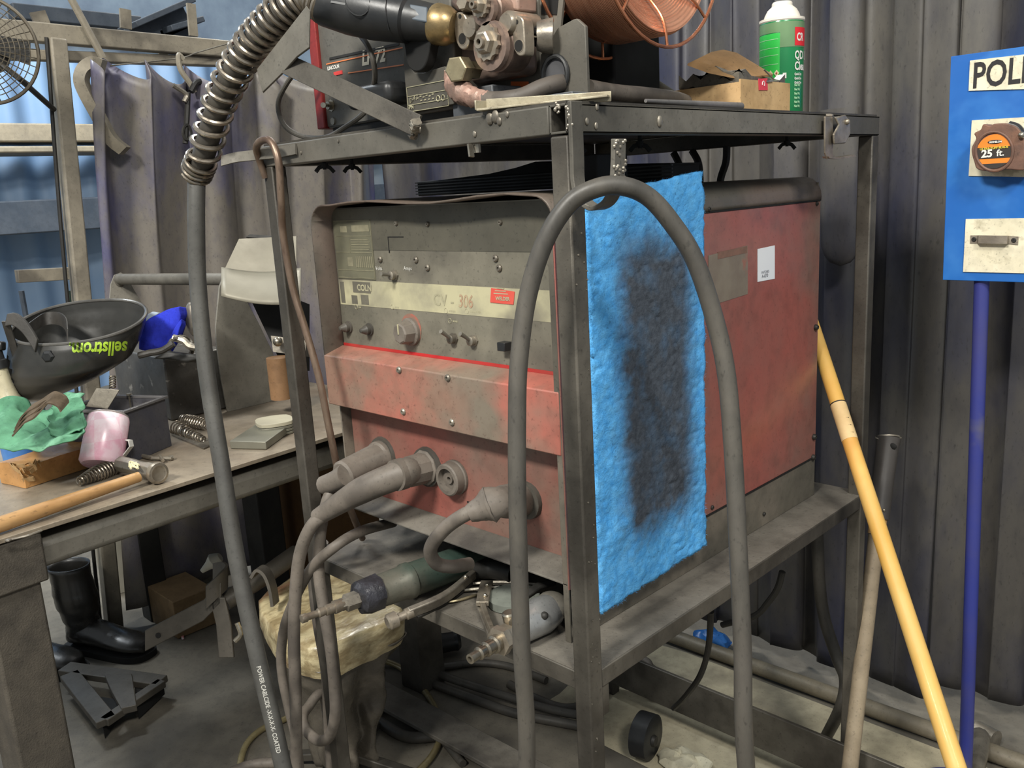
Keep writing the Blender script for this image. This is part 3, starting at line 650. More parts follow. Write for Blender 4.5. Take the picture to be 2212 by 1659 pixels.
# drive: back plate, motor mass, castings, rolls
brown = mat('oily_brown_grey_casting', (112, 96, 88), (88, 78, 70), .4, .4, 10, bump=.3, c3=(138, 118, 106), s3=8)
castm = mat('dull_cast_metal', (168, 158, 142), (132, 122, 108), .38, .7, 16, bump=.2)
G().box(-.30, A(1166, 100, y=.165).x, .165, .175, 1.488, 1.86).build('back_plate', steel_hi, fd, bevel=.002)
g = G(); a, b = A(930, 195, y=.12), A(1128, 40, y=.12); g.box(a.x, b.x-.01, .12, .164, a.z, b.z); g.build('drive_casting', brown, fd, bevel=.012, seg=3)
def lug(pts, hole, y, nm='drive_lug'):
    g = G(); P = smoothpts([A(*q, y=y) for q in pts], 5, closed=True); g.prism(P, (0, .02, 0)); o = g.build(nm, castm, fd, bevel=.0015)
    c = A(*hole, y=y); G().lathe(c+V((0, .004, 0)), (0, -1, 0), [(0, .0075), (.0048, .0075)], 16).build('bore', dark, o); G().lathe(c+V((0, .002, 0)), (0, -1, 0), [(0, .0085), (.0025, .0085)], 18).build('rim', castm, o)
    c2 = c+V((-.002, 0, .030)); G().lathe(c2+V((0, .004, 0)), (0, -1, 0), [(0, .003), (.0046, .003)], 10).build('bore', dark, o)
lug([(983, 30), (1000, 28), (1010, 50), (1013, 90), (1005, 106), (993, 104), (984, 85), (981, 55)], (999, 84), .085)
lug([(1108, 35), (1125, 36), (1131, 55), (1133, 110), (1126, 121), (1115, 116), (1109, 95), (1107, 60)], (1121, 99), .085)
g = G()
g.lathe(A(1020, 60, y=.085), (.0, -1, 0), [(-.05, .016), (0, .016), (.006, .013)], 16); a, b = A(1008, 78, y=.10), A(1092, 42, y=.10); g.build('pivot_boss', castm, fd)
g = G(); g.prism([A(*q, y=.092) for q in ((1000, 30), (1040, 36), (1060, 48), (1078, 40), (1094, 38), (1096, 84), (1070, 84), (1062, 66), (1030, 64), (1010, 76))], (0, .03, 0)); g.build('roll_arm', castm, fd, bevel=.003)
g = G(); a = A(1098, 50, y=.085); g.lathe(a, (0, -1, 0), [(-.05, .016), (.0, .016), (.006, .012)], 16); g.build('pivot_boss', castm, fd)
def roll(px_, py_, R, y):
    c = A(px_, py_, y=y); g = G(); g.lathe(c, (0, -1, 0), [(-.05, R*.95), (-.012, R), (-.010, R*.8), (-.006, R*.8), (-.004, R), (.002, R*.96)], 28); o = g.build('drive_roll', brown, fd)
    g = G(); n = 12
    P = [c+V((math.cos(2*math.pi*k/(2*n))*R*(.72 if k % 2 else .63), -.003, math.sin(2*math.pi*k/(2*n))*R*(.72 if k % 2 else .63)))+V((0, 0, .004)) for k in range(2*n)]
    g.prism(P, (0, -.006, 0)); g.lathe(c+V((0, -.008, .004)), (0, -1, 0), [(0, R*.5), (.008, R*.45), (.010, R*.36)], 6); g.lathe(c+V((0, -.017, .004)), (0, -1, 0), [(0, R*.25), (.006, R*.25), (.006, R*.12), (.001, R*.11)], 14); g.build('thumb_nut', castm, o)
roll(1060, 100, .033, .075); roll(1046, 20, .022, .075)
g = G(); g.prism([A(*q, y=.11) for q in ((1060, -30), (1118, -30), (1118, 24), (1085, 22), (1066, 14))], (0, .04, 0)); g.build('pressure_block', mat('pinkish_dusty_casting', (168, 140, 126), (140, 122, 110), .45, .3, 10), fd, bevel=.004)
g = G(); g.prism([A(*q, y=.1) for q in ((975, -25), (1050, -25), (1040, 12), (1020, 24), (985, 26), (968, 10))], (0, .05, 0)); g.build('upper_housing', brown, fd, bevel=.008, seg=3)
G().lathe(A(1008, 8, y=.09), (.2, -1, 0), [(-.03, .012), (0, .012), (.012, .009)], 6).build('hex_bolt', castm, fd, ang=25)
quad([A(1112, 6, y=.16), A(1146, 9, y=.16), A(1146, -14, y=.16), A(1112, -16, y=.16)], mat('cream_label', (206, 198, 160), bump=0), fd, 'cream_label', n=(0, -1, 0))
# hex bolt, braid and conduit
c = A(988, 150, y=.055); d = V((.25, -1, -.05)).normalized()
G().lathe(c, d, [(-.045, .013), (-.018, .013), (-.018, .018), (.004, .018), (.005, .016)], 6).build('hex_bolt', mat('brassy_dull_metal', (176, 164, 132), (140, 128, 104), .35, .8, 20), fd, ang=25)
braid = mat('pinkish_wrapped_lead', (168, 134, 120), (132, 110, 98), .5, .2, 30, bump=.6)
G().tube([A(975, 160, y=.09), A(985, 185, y=.08), A(1000, 200, y=.07), A(1030, 212, y=.07), A(1060, 216, y=.07)], .014, 12, rs=[.012, .016, .017, .013, .011]).jitter(.0015).build('wrapped_joint', braid, fd)
G().tube([A(1050, 216, y=.07), A(1090, 215, y=.07), A(1130, 208, y=.08), A(1170, 190, y=.10), A(1205, 180, y=.125), A(1228, 180, y=.16)], .0115, 14).build('conductor', rubber2, fd)
a, b = A(978, 244, y=.09), A(1064, 198, y=.09); blueg = mat('blue_grey_painted_steel', (76, 80, 86), (92, 94, 96), .45, .2, 8)
G().box(a.x, b.x, .09, .15, ZTB+.003, a.z+.03).build('drip_tray', blueg, fd, bevel=.002)
a2, b2 = A(1075, 224, y=.095), A(1290, 206, y=.095); G().box(b.x+.004, -.075, .10, .16, ZTB+.002, A(1120, 208, y=.1).z-.004).build('tray_rail', blueg, fd, bevel=.001)
quad([A(1104, 196, y=.163), A(1142, 196, y=.163), A(1142, 176, y=.163), A(1104, 176, y=.163)], mat('orange_sticker', (206, 104, 52), bump=0), fd, 'orange_sticker', n=(0, -1, 0))
# end bracket with grommet
g = G(); yb_ = .135
P = [A(*q, y=yb_) for q in ((1166, 216), (1168, 118), (1180, 100), (1205, 60), (1238, 42), (1246, 40), (1264, 56), (1270, 216))]
g.prism(P, (0, .006, 0)); g.build('end_bracket', steel_hi, fd, bevel=.001)
c = A(1202, 162, y=yb_); G().lathe(c+V((0, .0, 0)), (0, -1, 0), [(0, .0205), (.001, .0205)], 24).build('hole', mat('grey_curtain_gap', (70, 70, 72), bump=0), fd)
G().tube([c+V((.022*math.cos(k*math.pi/10), -.003, .024*math.sin(k*math.pi/10))) for k in range(20)], .0035, 8, closed=True, smooth=False).build('grommet', plasblk, fd)
c = A(1195, 78, y=yb_); g = G(); g.lathe(c+V((0, 0, 0)), (-.75, -.65, .05), [(0, .024), (.015, .021), (.022, .018), (.022, .012), (.012, .010)], 18); g.jitter(.0007); g.build('wire_inlet', midmet, fd)
for k in range(4):
    a_ = k*math.pi/2+.4; q = c+V((-.75, -.65, .05)).normalized()*.0225; x_, y_ = basis(V((-.75, -.65, .05))); G().ball(q+(x_*math.cos(a_)+y_*math.sin(a_))*.010, .0048, seg=8).build('inlet_opening', dark, fd)
G().tube([A(1130, 76, y=.09), A(1175, 82, y=.12)], .0012, 6, smooth=False).build('wire', bright, fd)
g = G(); g.prism([A(*q, y=.17) for q in ((1164, -60), (1164, 130), (1205, 110), (1214, 30), (1222, -60))], (0, .004, 0)); up2 = g.build('bracket_upright', steel_hi, fd); G().prism([A(*q, y=.1695) for q in ((1172, -60), (1170, 30), (1203, 32), (1212, -60))], (0, -.0006, 0)).build('slot', dark, up2)
# spool stand + spool
SCN = V((-.05, .273, 1.69)); 
G().box(-.265, -.16, .30, .42, ZTB, 1.72).build('spool_stand', dark, fd, bevel=.004)
sp = thing('wire_spool', 'copper welding wire wound on a round wire basket, above the cart top', 'wire spool', SCN+V((-.05, 0, -.14)))
copper = mat('copper_wire', (222, 164, 132), (196, 134, 104), .30, .7, 40, (.3, .7), bump=.0, stretch=(6, .4, .4))
nt = copper.node_tree; b_ = nt.nodes['Principled BSDF']; tc = nt.nodes.new('ShaderNodeTexCoord'); wv = nt.nodes.new('ShaderNodeTexWave'); wv.wave_type = 'BANDS'; wv.bands_direction = 'X'
wv.inputs['Scale'].default_value = 130; wv.inputs['Distortion'].default_value = .6; nt.links.new(tc.outputs['Object'], wv.inputs[0]); bp = nt.nodes.new('ShaderNodeBump'); bp.inputs['Strength'].default_value = .5; bp.inputs['Distance'].default_value = .001
nt.links.new(wv.outputs[1], bp.inputs['Height']); nt.links.new(bp.outputs[0], b_.inputs['Normal'])
X = V((1, 0, 0))
G().lathe(SCN, X, [(-.105, .06), (-.105, .122), (-.09, .126), (-.012, .126), (-.004, .122), (-.012, .105), (-.045, .062), (-.05, .05), (-.05, .045), (-.104, .045)], 72, closed=True).build('wire_coil', copper, sp, ang=50)
cw = mat('copper_plated_rod', (196, 132, 98), (170, 110, 80), .3, .85, 30, bump=0)
def ringp(x, r): return [SCN+V((x, r*math.cos(k*math.pi/24), r*math.sin(k*math.pi/24))) for k in range(48)]
G().tube(ringp(.0, .142), .0026, 8, closed=True, smooth=False).build('basket_ring', cw, sp); G().tube(ringp(-.115, .142), .0026, 8, closed=True, smooth=False).build('basket_ring', cw, sp)
for k in range(8):
    a_ = -math.pi/2+.05+k*math.pi/4; d = V((0, math.cos(a_), math.sin(a_)))
    G().tube([SCN+d*.05+X*-.048, SCN+d*.10+X*-.008, SCN+d*.142+X*.0], .0022, 8).build('basket_spoke', cw, sp)
    G().tube([SCN+d*.142+X*-.115, SCN+d*.05+X*-.112], .0022, 8, smooth=False).build('basket_spoke', cw, sp)
G().lathe(SCN, X, [(-.17, .02), (-.17, .044), (-.03, .044), (-.02, .03)], 24).build('hub', plasblk, sp)
# ---- things on the table beside it
tag(G().tube([A(1268, 190, y=.15), A(1330, 200, x=-.11), A(1400, 206, x=-.115), A(1460, 214, x=-.12), A(1510, 228, x=-.14), A(1580, 232, x=-.2)], .0115, 14).build('power_cable', rubber2), 'thick grey brown cable lying on the cart top behind the near corner', 'cable')
tag(G().tube([A(1340, 130, x=-.2), A(1400, 172, x=-.19), A(1450, 205, x=-.18), A(1480, 226, x=-.18)], .0085, 12).build('feeder_hose', rubber), 'black hose slanting down to the cart top behind the copper spool', 'hose')
b0 = A(1600, 237, x=-.028); bx = thing('cardboard_box', 'small opened cardboard box with torn flap on the cart top beside the green can', 'box', (b0.x-.05, b0.y+.08, ZTB))
card = mat('brown_cardboard', (196, 164, 120), (178, 146, 104), .8, 0, 10, bump=.15, c3=(150, 122, 88), s3=9, f3=(.6, .75), spec=.15)
cardd = mat('dark_cardboard_inside', (128, 100, 68), (112, 88, 60), .85, 0, 12, bump=.2, spec=.1)
y0, y1 = b0.y, A(1706, 240, x=-.028).y; hz = A(1600, 170, x=-.028).z
g = G(); T_ = .003; x0, x1 = b0.x-.125, b0.x
z0_ = ZTB+.001
g.box(x1-T_, x1, y0, y1, z0_, hz); g.box(x0, x1-T_, y0, y0+T_, z0_, hz-.004); g.box(x0, x0+T_, y0+T_, y1, z0_, hz-.006); g.box(x0+T_, x1-T_, y1-T_, y1, z0_, hz); g.box(x0+T_, x1-T_, y0+T_, y1-T_, z0_, z0_+T_)
g.build('carton', card, bx)
fl = [A(*q, x=xx) for q, xx in (((1484, 141), -.10), ((1535, 116), -.12), ((1560, 111), -.12), ((1590, 118), -.09), ((1668, 165), -.035), ((1600, 172), -.035), ((1530, 158), -.07))]
G().prism(fl, (0, .003, .003)).build('flap', cardd, bx)
g = G(); g.box(x0+.01, x1-.006, y0+.006, y1-.006, hz-.02, hz+.006); bmesh.ops.subdivide_edges(g.bm, edges=g.bm.edges[:], cuts=7, use_grid_fill=True)
for v in g.bm.verts: v.co += V((0, 0, 1))*(mn.noise(v.co*60)*.02); v.co.z += .012*max(0, (y0+.05-v.co.y)/.05)
g.build('plastic_bag', mat('smoky_plastic_film', (84, 80, 73), (116, 110, 98), .3, 0, 30, (.4, .7), bump=.6, bscale=80, spec=.35), bx)
Bx = lambda x_, y_: A(x_, y_, x=b0.x+.0005)
rsq = quad([Bx(1639, 195), Bx(1658, 195), Bx(1657, 169), Bx(1638, 170)], mat('pinkish_red_label', (206, 62, 76), bump=0), bx, 'red_label', n=(1, 0, 0))
cc = Bx(1648, 182); G().tube([cc+V((.001, .0035*math.cos(t_), .0045*math.sin(t_))) for t_ in [-.6+j*.5 for j in range(9)]], .0007, 5, smooth=False).build('horseshoe_mark', white, rsq)
G().bar(Bx(1654, 176)+V((.001, 0, 0)), Bx(1668, 174)+V((.001, 0, 0)), .003, .002, side=(0, 0, 1)).build('staple', bright, bx); G().tube([Bx(1650, 150), Bx(1660, 160), Bx(1672, 172)], .0012, 6).build('wire_clip', midmet, bx)
# can
cb = A(1687, 240, x=-.10); cb.z = ZTB; CR_ = .0375
can = thing('aerosol_can', 'green spray can with white cap standing behind the cardboard box', 'spray can', cb)
gd = mat('green_can_print', (24, 116, 66), (30, 124, 72), .3, .1, 5, bump=0, coat=.3)
ztc = A(1687, 48, x=-.10).z-ZTB
body = G().lathe(cb, (0, 0, 1), [(0, CR_*.96), (.003, CR_), (ztc-.003, CR_), (ztc, CR_*.97)], 48).build('can_body', gd, can)
wc = mat('off_white_metal', (222, 214, 200), (206, 198, 184), .4, 0, 10, bump=0)
G().lathe(cb, (0, 0, 1), [(ztc-.002, CR_*.99), (ztc, CR_*1.03), (ztc+.004, CR_*1.03), (ztc+.005, CR_*.84), (ztc+.012, CR_*.78), (ztc+.020, CR_*.66), (ztc+.025, CR_*.5), (ztc+.026, CR_*.47), (ztc+.031, CR_*.46), (ztc+.033, CR_*.42)], 36).build('cap', wc, can)
def wrap(a0, a1, z0, z1, m, nm, r=CR_+.0004, par=can, poly=None):
    g = G(); g.sheet(lambda u, v: cb+V((r*math.cos(a0+(a1-a0)*u), r*math.sin(a0+(a1-a0)*u), z0+(z1-z0)*v)), 24, 4); return g.build(nm, m, par)
tocam = math.atan2(CAM.y-cb.y, CAM.x-cb.x)   # direction facing the viewer's side of the can
lb_ = wrap(tocam-1.5, tocam-.08, .01, ztc-.022, mat('bright_green_label', (52, 178, 74), (60, 186, 84), .35, bump=0), 'bright_label')
wrap(tocam-.08, tocam+1.6, ztc-.046, ztc-.004, mat('olive_silver_print', (104, 136, 98), (120, 150, 110), .35, .2, 6, bump=0), 'silver_band')
wrap(tocam-1.5, tocam-.08, ztc-.021, ztc-.004, mat('olive_silver_print', (1, 1, 1)), 'silver_band')
wrap(tocam+.6, tocam+1.4, ztc-.044, ztc-.014, mat('can_logo_red', (196, 34, 44), bump=0), 'logo', CR_+.0009)
cbv = bvh([body]); td = V((-math.sin(tocam), math.cos(tocam), 0)); cdir = V((math.cos(tocam), math.sin(tocam), 0))
def cantext(s, ang, z, size, m, bold=.0006):
    a_ = tocam+ang; n = V((math.cos(a_), math.sin(a_), 0)); x = V((-math.sin(a_), math.cos(a_), 0))
    return text(s, cb+n*(CR_+.01)+V((0, 0, z)), x, (0, 0, 1), size, m, can, onto=cbv, bold=bold, th=.0013, wide=.7)
cantext('CR', .70, ztc-.036, .018, white); cantext('QD L', .60, ztc-.066, .019, white); cantext('Clea', .60, ztc-.084, .019, white)
for k in range(3): cantext('Quick Dry', .60, ztc-.093-.007*k, .0055, white, .0002)
for k in range(6): cantext('Net Wt', .60, .05-.007*k, .0055, mat('pale_green_print', (160, 206, 160), bump=0), .0002)
for k in range(4):
    a_ = tocam-1.05+.28*k; n = V((math.cos(a_), math.sin(a_), 0)); x = V((-math.sin(a_), math.cos(a_), 0)); c = cb+n*(CR_+.001)+V((0, 0, ztc-.088)); g = G(); g.prism([c+x*.0046, c+V((0, 0, .0058)), c-x*.0046, c-V((0, 0, .0058))], n*.0006); q = g.build('hazard_mark', mat('cream_label', (206, 198, 160)), can)
    G().ball(c+n*.0006, .0016, (1, 1, 1.3), 6).build('symbol', mat('mark_red', (170, 60, 50), bump=0), q)
g = G()
for k, z in enumerate((ztc-.032, ztc-.046, ztc-.058, ztc-.073, ztc-.1, ztc-.115, ztc-.125, ztc-.132, ztc-.139, ztc-.146)):
    g.sheet(lambda u, v, z=z: cb+V(((CR_+.0008)*math.cos(tocam-1.4+u*1.25), (CR_+.0008)*math.sin(tocam-1.4+u*1.25), z+.0008*v)), 16, 1)
g.build('label_lines', mat('pale_green_print', (160, 206, 160)), lb_)
wrap(tocam+.06, tocam+.22, .064, .073, white, 'white_print', CR_+.0008)
# angle scrap, rod on the table edge
sc_m = mat('pale_scorched_metal', (172, 163, 140), (124, 114, 96), .4, .5, 18, bump=.3)
g = G(); a, b = A(1034, 238, y=-.006), A(1316, 214, y=.06); a.z = ZTB+.002; b.z = ZTB+.004
g.bar(a, b, .016, .003, side=(0, 1, 0)); g.bar(a+V((0, .014, .008)), b+V((0, .004, .0)), .002, .012, side=(0, 1, 0)); g.bar(a+V((0, -.006, .006)), a+V((0, .014, .006)), .002, .012, side=(1, 0, 0))
tag(g.build('angle_offcut', sc_m, bevel=.0008), 'pale scorched strip of angle metal lying along the cart top front edge', 'metal strip')
a, b = A(1395, 230, x=-.012), A(1600, 229, x=-.03); a.z = ZTB+.005; b.z = ZTB+.0065
tag(G().tube([a, b], .005, 12, smooth=False, rs=[.0025, .005, .006]).build('electrode_rod', mat('grey_rod', (118, 114, 112), (98, 96, 94), .5, .3)), 'short grey rod lying on the cart top in front of the cardboard box', 'rod')
# clamp on the side rail
cl = thing('spring_clamp', 'bent sheet metal clamp hooked over the cart top side rail near the back post', 'clamp', (0, .71, 1.40))
ya, yb2 = A(1780, 270, x=.004).y, A(1840, 300, x=.004).y
Cx = lambda x_, y_, x=.006: A(x_, y_, x=x)
g = G(); g.prism([Cx(1779, 252), Cx(1795, 252), Cx(1797, 300), Cx(1795, 333), Cx(1800, 338), Cx(1784, 344), Cx(1779, 330)], (.003, 0, 0)); g.build('clamp_arm', castm, cl, bevel=.0006)
g = G(); g.prism([Cx(1800, 254, .012), Cx(1822, 248, .012), Cx(1832, 262, .012), Cx(1833, 290, .012), Cx(1822, 310, .012), Cx(1798, 312, .012), Cx(1797, 290, .012), Cx(1808, 270, .012)], (.004, 0, 0)); g.build('clamp_jaw', castm, cl, bevel=.002)
G().strip([Cx(1784, 340), Cx(1805, 342, .008), Cx(1842, 336, .012)], (.0, .003, -.003), .012).build('clamp_lip', castm, cl); G().ball(Cx(1830, 263, .017), .005, seg=10).build('rivet', castm, cl)
G().ball(Cx(1788, 250, -.0), .007, (1.4, 1, .5), seg=10).build('rivet', castm, cl)
# ================================================================= GUN CABLE
gc = thing('gun_cable', 'thick black welding gun cable with coiled spring guard hanging left of the cart', 'cable', A(600, 1659, y=-.12))
sprm = mat('steel_spring_wire', (160, 150, 136), (122, 114, 102), .3, .85, 18, bump=.1)
path = [A(425, 372, y=-.062), A(440, 335, y=-.062), A(474, 221, y=-.06), A(522, 127, y=-.055), A(570, 63, y=-.045), A(623, 14, y=-.03), A(668, -8, y=-.012), A(708, 16, y=.0)]
G().tube(path, .019, 16).build('inner_hose', rubber, gc)
G().spring(path[1:], .0255, .0245, 25, .0043, seg=8, n=18).build('spring_guard', sprm, gc)
G().spring([path[0]+(path[0]-path[1]).normalized()*.004, path[0]+(path[1]-path[0])*.75], .0245, .0245, 4, .0042, seg=8, n=18).build('spring_guard', sprm, gc)
hp = [path[0], A(424, 480, y=-.075), A(428, 620, y=-.085), A(446, 800, y=-.1), A(478, 1000, y=-.115), A(510, 1200, y=-.13), A(552, 1400, y=-.14), A(590, 1560, y=-.145), A(612, 1659, y=-.15), A(640, 1760, y=-.15)]
hp = hp[:-1]+[hp[-2]+(hp[-2]-hp[-3])*.5]+tofloor(hp[-2]+(hp[-2]-hp[-3])*1.0, (.05, -.2), .0152)
hose = G().tube(hp, .0152, 20).build('hose', hosegr, gc)
q0, q1 = A(554, 1440, y=-.14), A(603, 1650, y=-.147); hb = bvh([hose]); dd = (q1-q0)
text('POWER CABLCIDE -X-X-X-X- COATED', q0, dd, rt*.97+up*.24, .0115, mat('pale_print', (176, 174, 166), bump=0), gc, onto=hb, bold=.0002, wide=.80, cast=CAM)
# gun connector
a, b = A(698, 10, y=.0), A(936, 51, y=.072); ax = b-a; L_ = ax.length
G().lathe(a, ax, [(-.004, .022), (0, .030), (L_*.25, .036), (L_*.5, .037), (L_*.78, .033), (L_*.8, .029), (L_, .026), (L_+.002, .02)], 28).build('connector_handle', plasblk, gc)
n_ = -fw-ax.normalized()*(-fw).dot(ax.normalized()); n_.normalize(); tv = ax.normalized().cross(n_)
for k in range(4):
    q = a+ax*.18+n_*.0345+up*(.014-.0075*k); G().bar(q, q+ax*.13, .003, .003, side=up).build('grip_groove', mat('scuffed_plastic_edge', (92, 92, 92), bump=0), gc)
q = a+ax*.42+n_*.0355; G().tube([q+(ax.normalized()*math.cos(k*math.pi/10)*.020+up*math.sin(k*math.pi/10)*.022) for k in range(20)], .0012, 6, closed=True, smooth=False).build('cover_ring', plasblk, gc)
G().tube([q+(ax.normalized()*math.cos(k*math.pi/14)*.05*0+ax.normalized()*.045+up*(.03-.06*k/14))+n_*(-.012*(abs(k-7)/7)**2) for k in range(15)], .0009, 6, smooth=False).build('moulding_line', plasblk, gc)
G().obox(a+ax*.93+n_*.024, ax.normalized()*.028, up*.022, n_*.006).build('latch', mat('blue_grey_plastic', (74, 82, 90), bump=0), gc, bevel=.002)
G().lathe(b, ax, [(-.002, .022), (0, .026), (.006, .0285), (.022, .027), (.030, .023), (.034, .02)], 24).build('brass_collar', mat('dirty_brass', (176, 150, 104), (134, 116, 84), .35, .8, 20), gc)
P = smoothpts([A(*q, y=.062) for q in ((874, 70), (926, 70), (925, 115), (915, 146), (898, 155), (882, 143), (875, 110))], 5, closed=True)
G().prism(P, (0, .018, 0)).build('trigger_housing', dark, gc, bevel=.002)
# ================================================================= BIG LOOP OF CABLE ON THE HOOK
lp_ = [A(1145, 1850, t=1.16), A(1138, 1659, t=1.10), A(1127, 1400, t=1.06), A(1118, 1100, t=1.03), A(1117, 900, t=1.02), A(1121, 780, t=1.015), A(1140, 640, t=1.005), A(1178, 520, t=.99), A(1230, 440, t=.982), A(1290, 406, t=.975), A(1345, 402, t=.975), A(1400, 425, t=.985), A(1450, 480, t=.995), A(1500, 560, t=1.005), A(1541, 680, t=1.015), A(1568, 800, t=1.02), A(1582, 950, t=1.025), A(1593, 1150, t=1.03), A(1604, 1400, t=1.04), A(1612, 1659, t=1.06), A(1614, 1850, t=1.12)]
lp_ = tofloor(lp_[1], (-.1, -.2), .0108)[::-1]+lp_[1:-1]+tofloor(lp_[-2], (.1, .25), .0108)
lo = G().tube(lp_, .0108, 20).build('hung_cable', rubber); tag(lo, 'thick dusty black cable looped over the hook on the near corner of the cart', 'cable')
# ================================================================= HOOKED ROD
rd = [A(574, 384, y=.0), A(562, 350, y=-.008), A(554, 320, y=-.02), A(563, 305, y=-.028), A(581, 303, y=-.030), A(594, 322, y=-.030), A(603, 360, y=-.03), A(607, 430, y=-.028), A(612, 510, y=-.02), A(632, 620, y=-.015), A(662, 720, y=-.01), A(690, 820, y=-.005), A(712, 930, y=.0), A(738, 1050, y=.02), A(765, 1120, y=.05), A(783, 1163, y=.09)]
rd[-1].z = max(rd[-1].z, ZS+.006)
tag(G().tube(rd, .0062, 12).build('hooked_rod', rodm), 'long rusty round rod hooked over the left end of the cart top and leaning down', 'rod')
# ================================================================= CABLES AND PLUGS
def pcable(label, pts, r, m=rubber2, name='welding_cable', cat='cable', group=None):
    if pts[-1].z < .6: pts = pts+tofloor(pts[-1], (random.uniform(-.1, .1), random.uniform(-.1, .2)), r)
    o = thing(name, label, cat, pts[-1], group); G().tube(pts, r, 16).build('cable', m, o); return o
# left plug
k1 = pcable('grey brown welding cable with short fat plug in the leftmost socket', [A(722, 1048, y=.0), A(706, 1085, y=-.02), A(692, 1150, y=-.03), A(688, 1230, y=-.035), A(700, 1320, y=-.04), A(714, 1400, y=-.04), A(722, 1480, y=-.04), A(724, 1545, y=-.04), A(712, 1590, y=-.03), A(690, 1600, y=-.02), A(665, 1582, y=-.01), A(654, 1555, y=.0), A(664, 1530, y=.03), A(700, 1505, y=.08)], .0105)
c0, c1 = Pn(828, 984), A(742, 1026, y=.0)
G().lathe(c0, c1-c0, [(0, .030), (.012, .030), (.016, .027), ((c1-c0).length, .026), ((c1-c0).length+.004, .022)], 22).jitter(.0006).build('plug', rubber2, k1)
G().tube([c1+V((.012, 0, .002)), A(728, 1038, y=-.006), A(700, 1048, y=-.012)], .017, 14, rs=[.022, .019, .017]).build('strain_relief', rubber2, k1)
g = G(); g.lathe(Pn(828, 984)+V((0, .001, 0)), (0, -1, 0), [(0, .036), (.006, .034)], 20); g.build('output_socket', rubber, Wd)
# middle plug
k2 = pcable('grey brown welding cable with long ribbed twist plug in the second socket', [A(700, 1112, y=-.04), A(672, 1138, y=-.055), A(650, 1190, y=-.065), A(640, 1260, y=-.07), A(635, 1370, y=-.075), A(638, 1480, y=-.08), A(640, 1580, y=-.085), A(642, 1700, y=-.09)], .0112)
c0, c1 = Pn(925, 1008), A(866, 1024, y=.035); c2, c3_ = A(780, 1060, y=-.01), A(686, 1117, y=-.043)
g = G(); g.lathe(c0, c1-c0, [(-.002, .031), (.010, .031), (.012, .027), (.045, .026), (.05, .024)], 10); g.build('plug_collar', rubber2, k2, ang=20)
G().tube([c0.lerp(c1, .6), c1, c2, c3_], .025, 20, rs=[.0235, .0245, .0225, .0145]).build('plug', rubber2, k2)
G().tube([c1+(c0-c1)*.1, c1+(c0-c1)*-.2], .0265, 20, smooth=False).build('plug_ring', rubber2, k2)
for q in ((846, 1017), (824, 1028)):
    p_ = A(*q, y=.03); h = bvh([k2.children[2]]).ray_cast(CAM, (p_-CAM).normalized())
    if h[0]: G().ball(h[0], .0035, (1, 1, 1), 8).build('plug_hole', dark, k2)
G().lathe(Pn(925, 1008)+V((0, .001, 0)), (0, -1, 0), [(0, .036), (.008, .034)], 20).build('output_socket', rubber, Wd)
# right plug
k3 = pcable('grey brown welding cable with lumpy boot curling down under the right socket', [A(1062, 1088, y=.0), A(1000, 1114, y=-.03), A(955, 1148, y=-.04), A(930, 1186, y=-.04), A(942, 1216, y=-.025), A(975, 1224, y=.0), A(1015, 1218, y=.04)], .0105)
c0 = Pn(1130, 1078)
G().tube([c0, c0.lerp(A(1062, 1088, y=.0), .45), A(1075, 1085, y=.01), A(1058, 1090, y=.0), A(1040, 1098, y=-.01), A(1012, 1110, y=-.025)], .024, 18, rs=[.026, .026, .022, .027, .019, .0125], n=5).jitter(.0006).build('boot', rubber2, k3)
G().lathe(Pn(1140, 1080)+V((0, .001, 0)), (0, -1, 0), [(0, .030), (.008, .029)], 20).build('output_socket', rubber, Wd)
# further strands
pcable('grey cable strand rising from the floor loops onto the shelf left end', [A(850, 1128, y=.12), A(780, 1148, y=.03), A(722, 1182, y=-.03), A(668, 1235, y=-.045), A(622, 1330, y=-.05), A(608, 1400, y=-.05), A(610, 1460, y=-.05), A(624, 1530, y=-.05), A(640, 1600, y=-.05), A(650, 1700, y=-.05)], .0095)
pcable('grey cable strand hanging just right of the post behind the plug cables', [A(700, 1170, y=.06), A(676, 1240, y=.045), A(684, 1340, y=.03), A(702, 1450, y=.03), A(708, 1560, y=.03)], .009)
# ================================================================= WORKBENCH
ZBN = .82
bt = mat('worn_brown_steel_bench_top', (146, 134, 116), (122, 112, 98), .5, .2, 4, bump=.15, c3=(110, 96, 80), s3=3.5, f3=(.5, .68))
bn = thing('steel_workbench', 'heavy steel workbench with brown worn top at the left', 'workbench', (-1.4, .1, 0))
f0, f1 = A(0, 1165, z=ZBN), A(705, 945, z=ZBN); e1 = (f1-f0).normalized(); e2 = V((-e1.y, e1.x, 0))
B0 = f0-e1*.35; BL = 1.45
def bp(u, v, z): return V((B0.x, B0.y, 0))+V((e1.x, e1.y, 0))*u+e2*v+V((0, 0, z))
g = G(); g.hexa([bp(0, 0, ZBN-.009), bp(BL, 0, ZBN-.009), bp(BL, .85, ZBN-.009), bp(0, .85, ZBN-.009), bp(0, 0, ZBN), bp(BL, 0, ZBN), bp(BL, .85, ZBN), bp(0, .85, ZBN)]); g.build('bench_top', bt, bn, bevel=.001)
def bbox(u0, u1, v0, v1, z0, z1, nm, m=steel, bv=.006): return G().hexa([bp(u0, v0, z0), bp(u1, v0, z0), bp(u1, v1, z0), bp(u0, v1, z0), bp(u0, v0, z1), bp(u1, v0, z1), bp(u1, v1, z1), bp(u0, v1, z1)]).build(nm, m, bn, bevel=bv, seg=3)
bbox(.1, BL-.05, .10, .75, ZBN-.03, ZBN-.011, 'shadow_gap_fill', dark, .001)  # black fill paints the shadow gap under the bench top, no real part
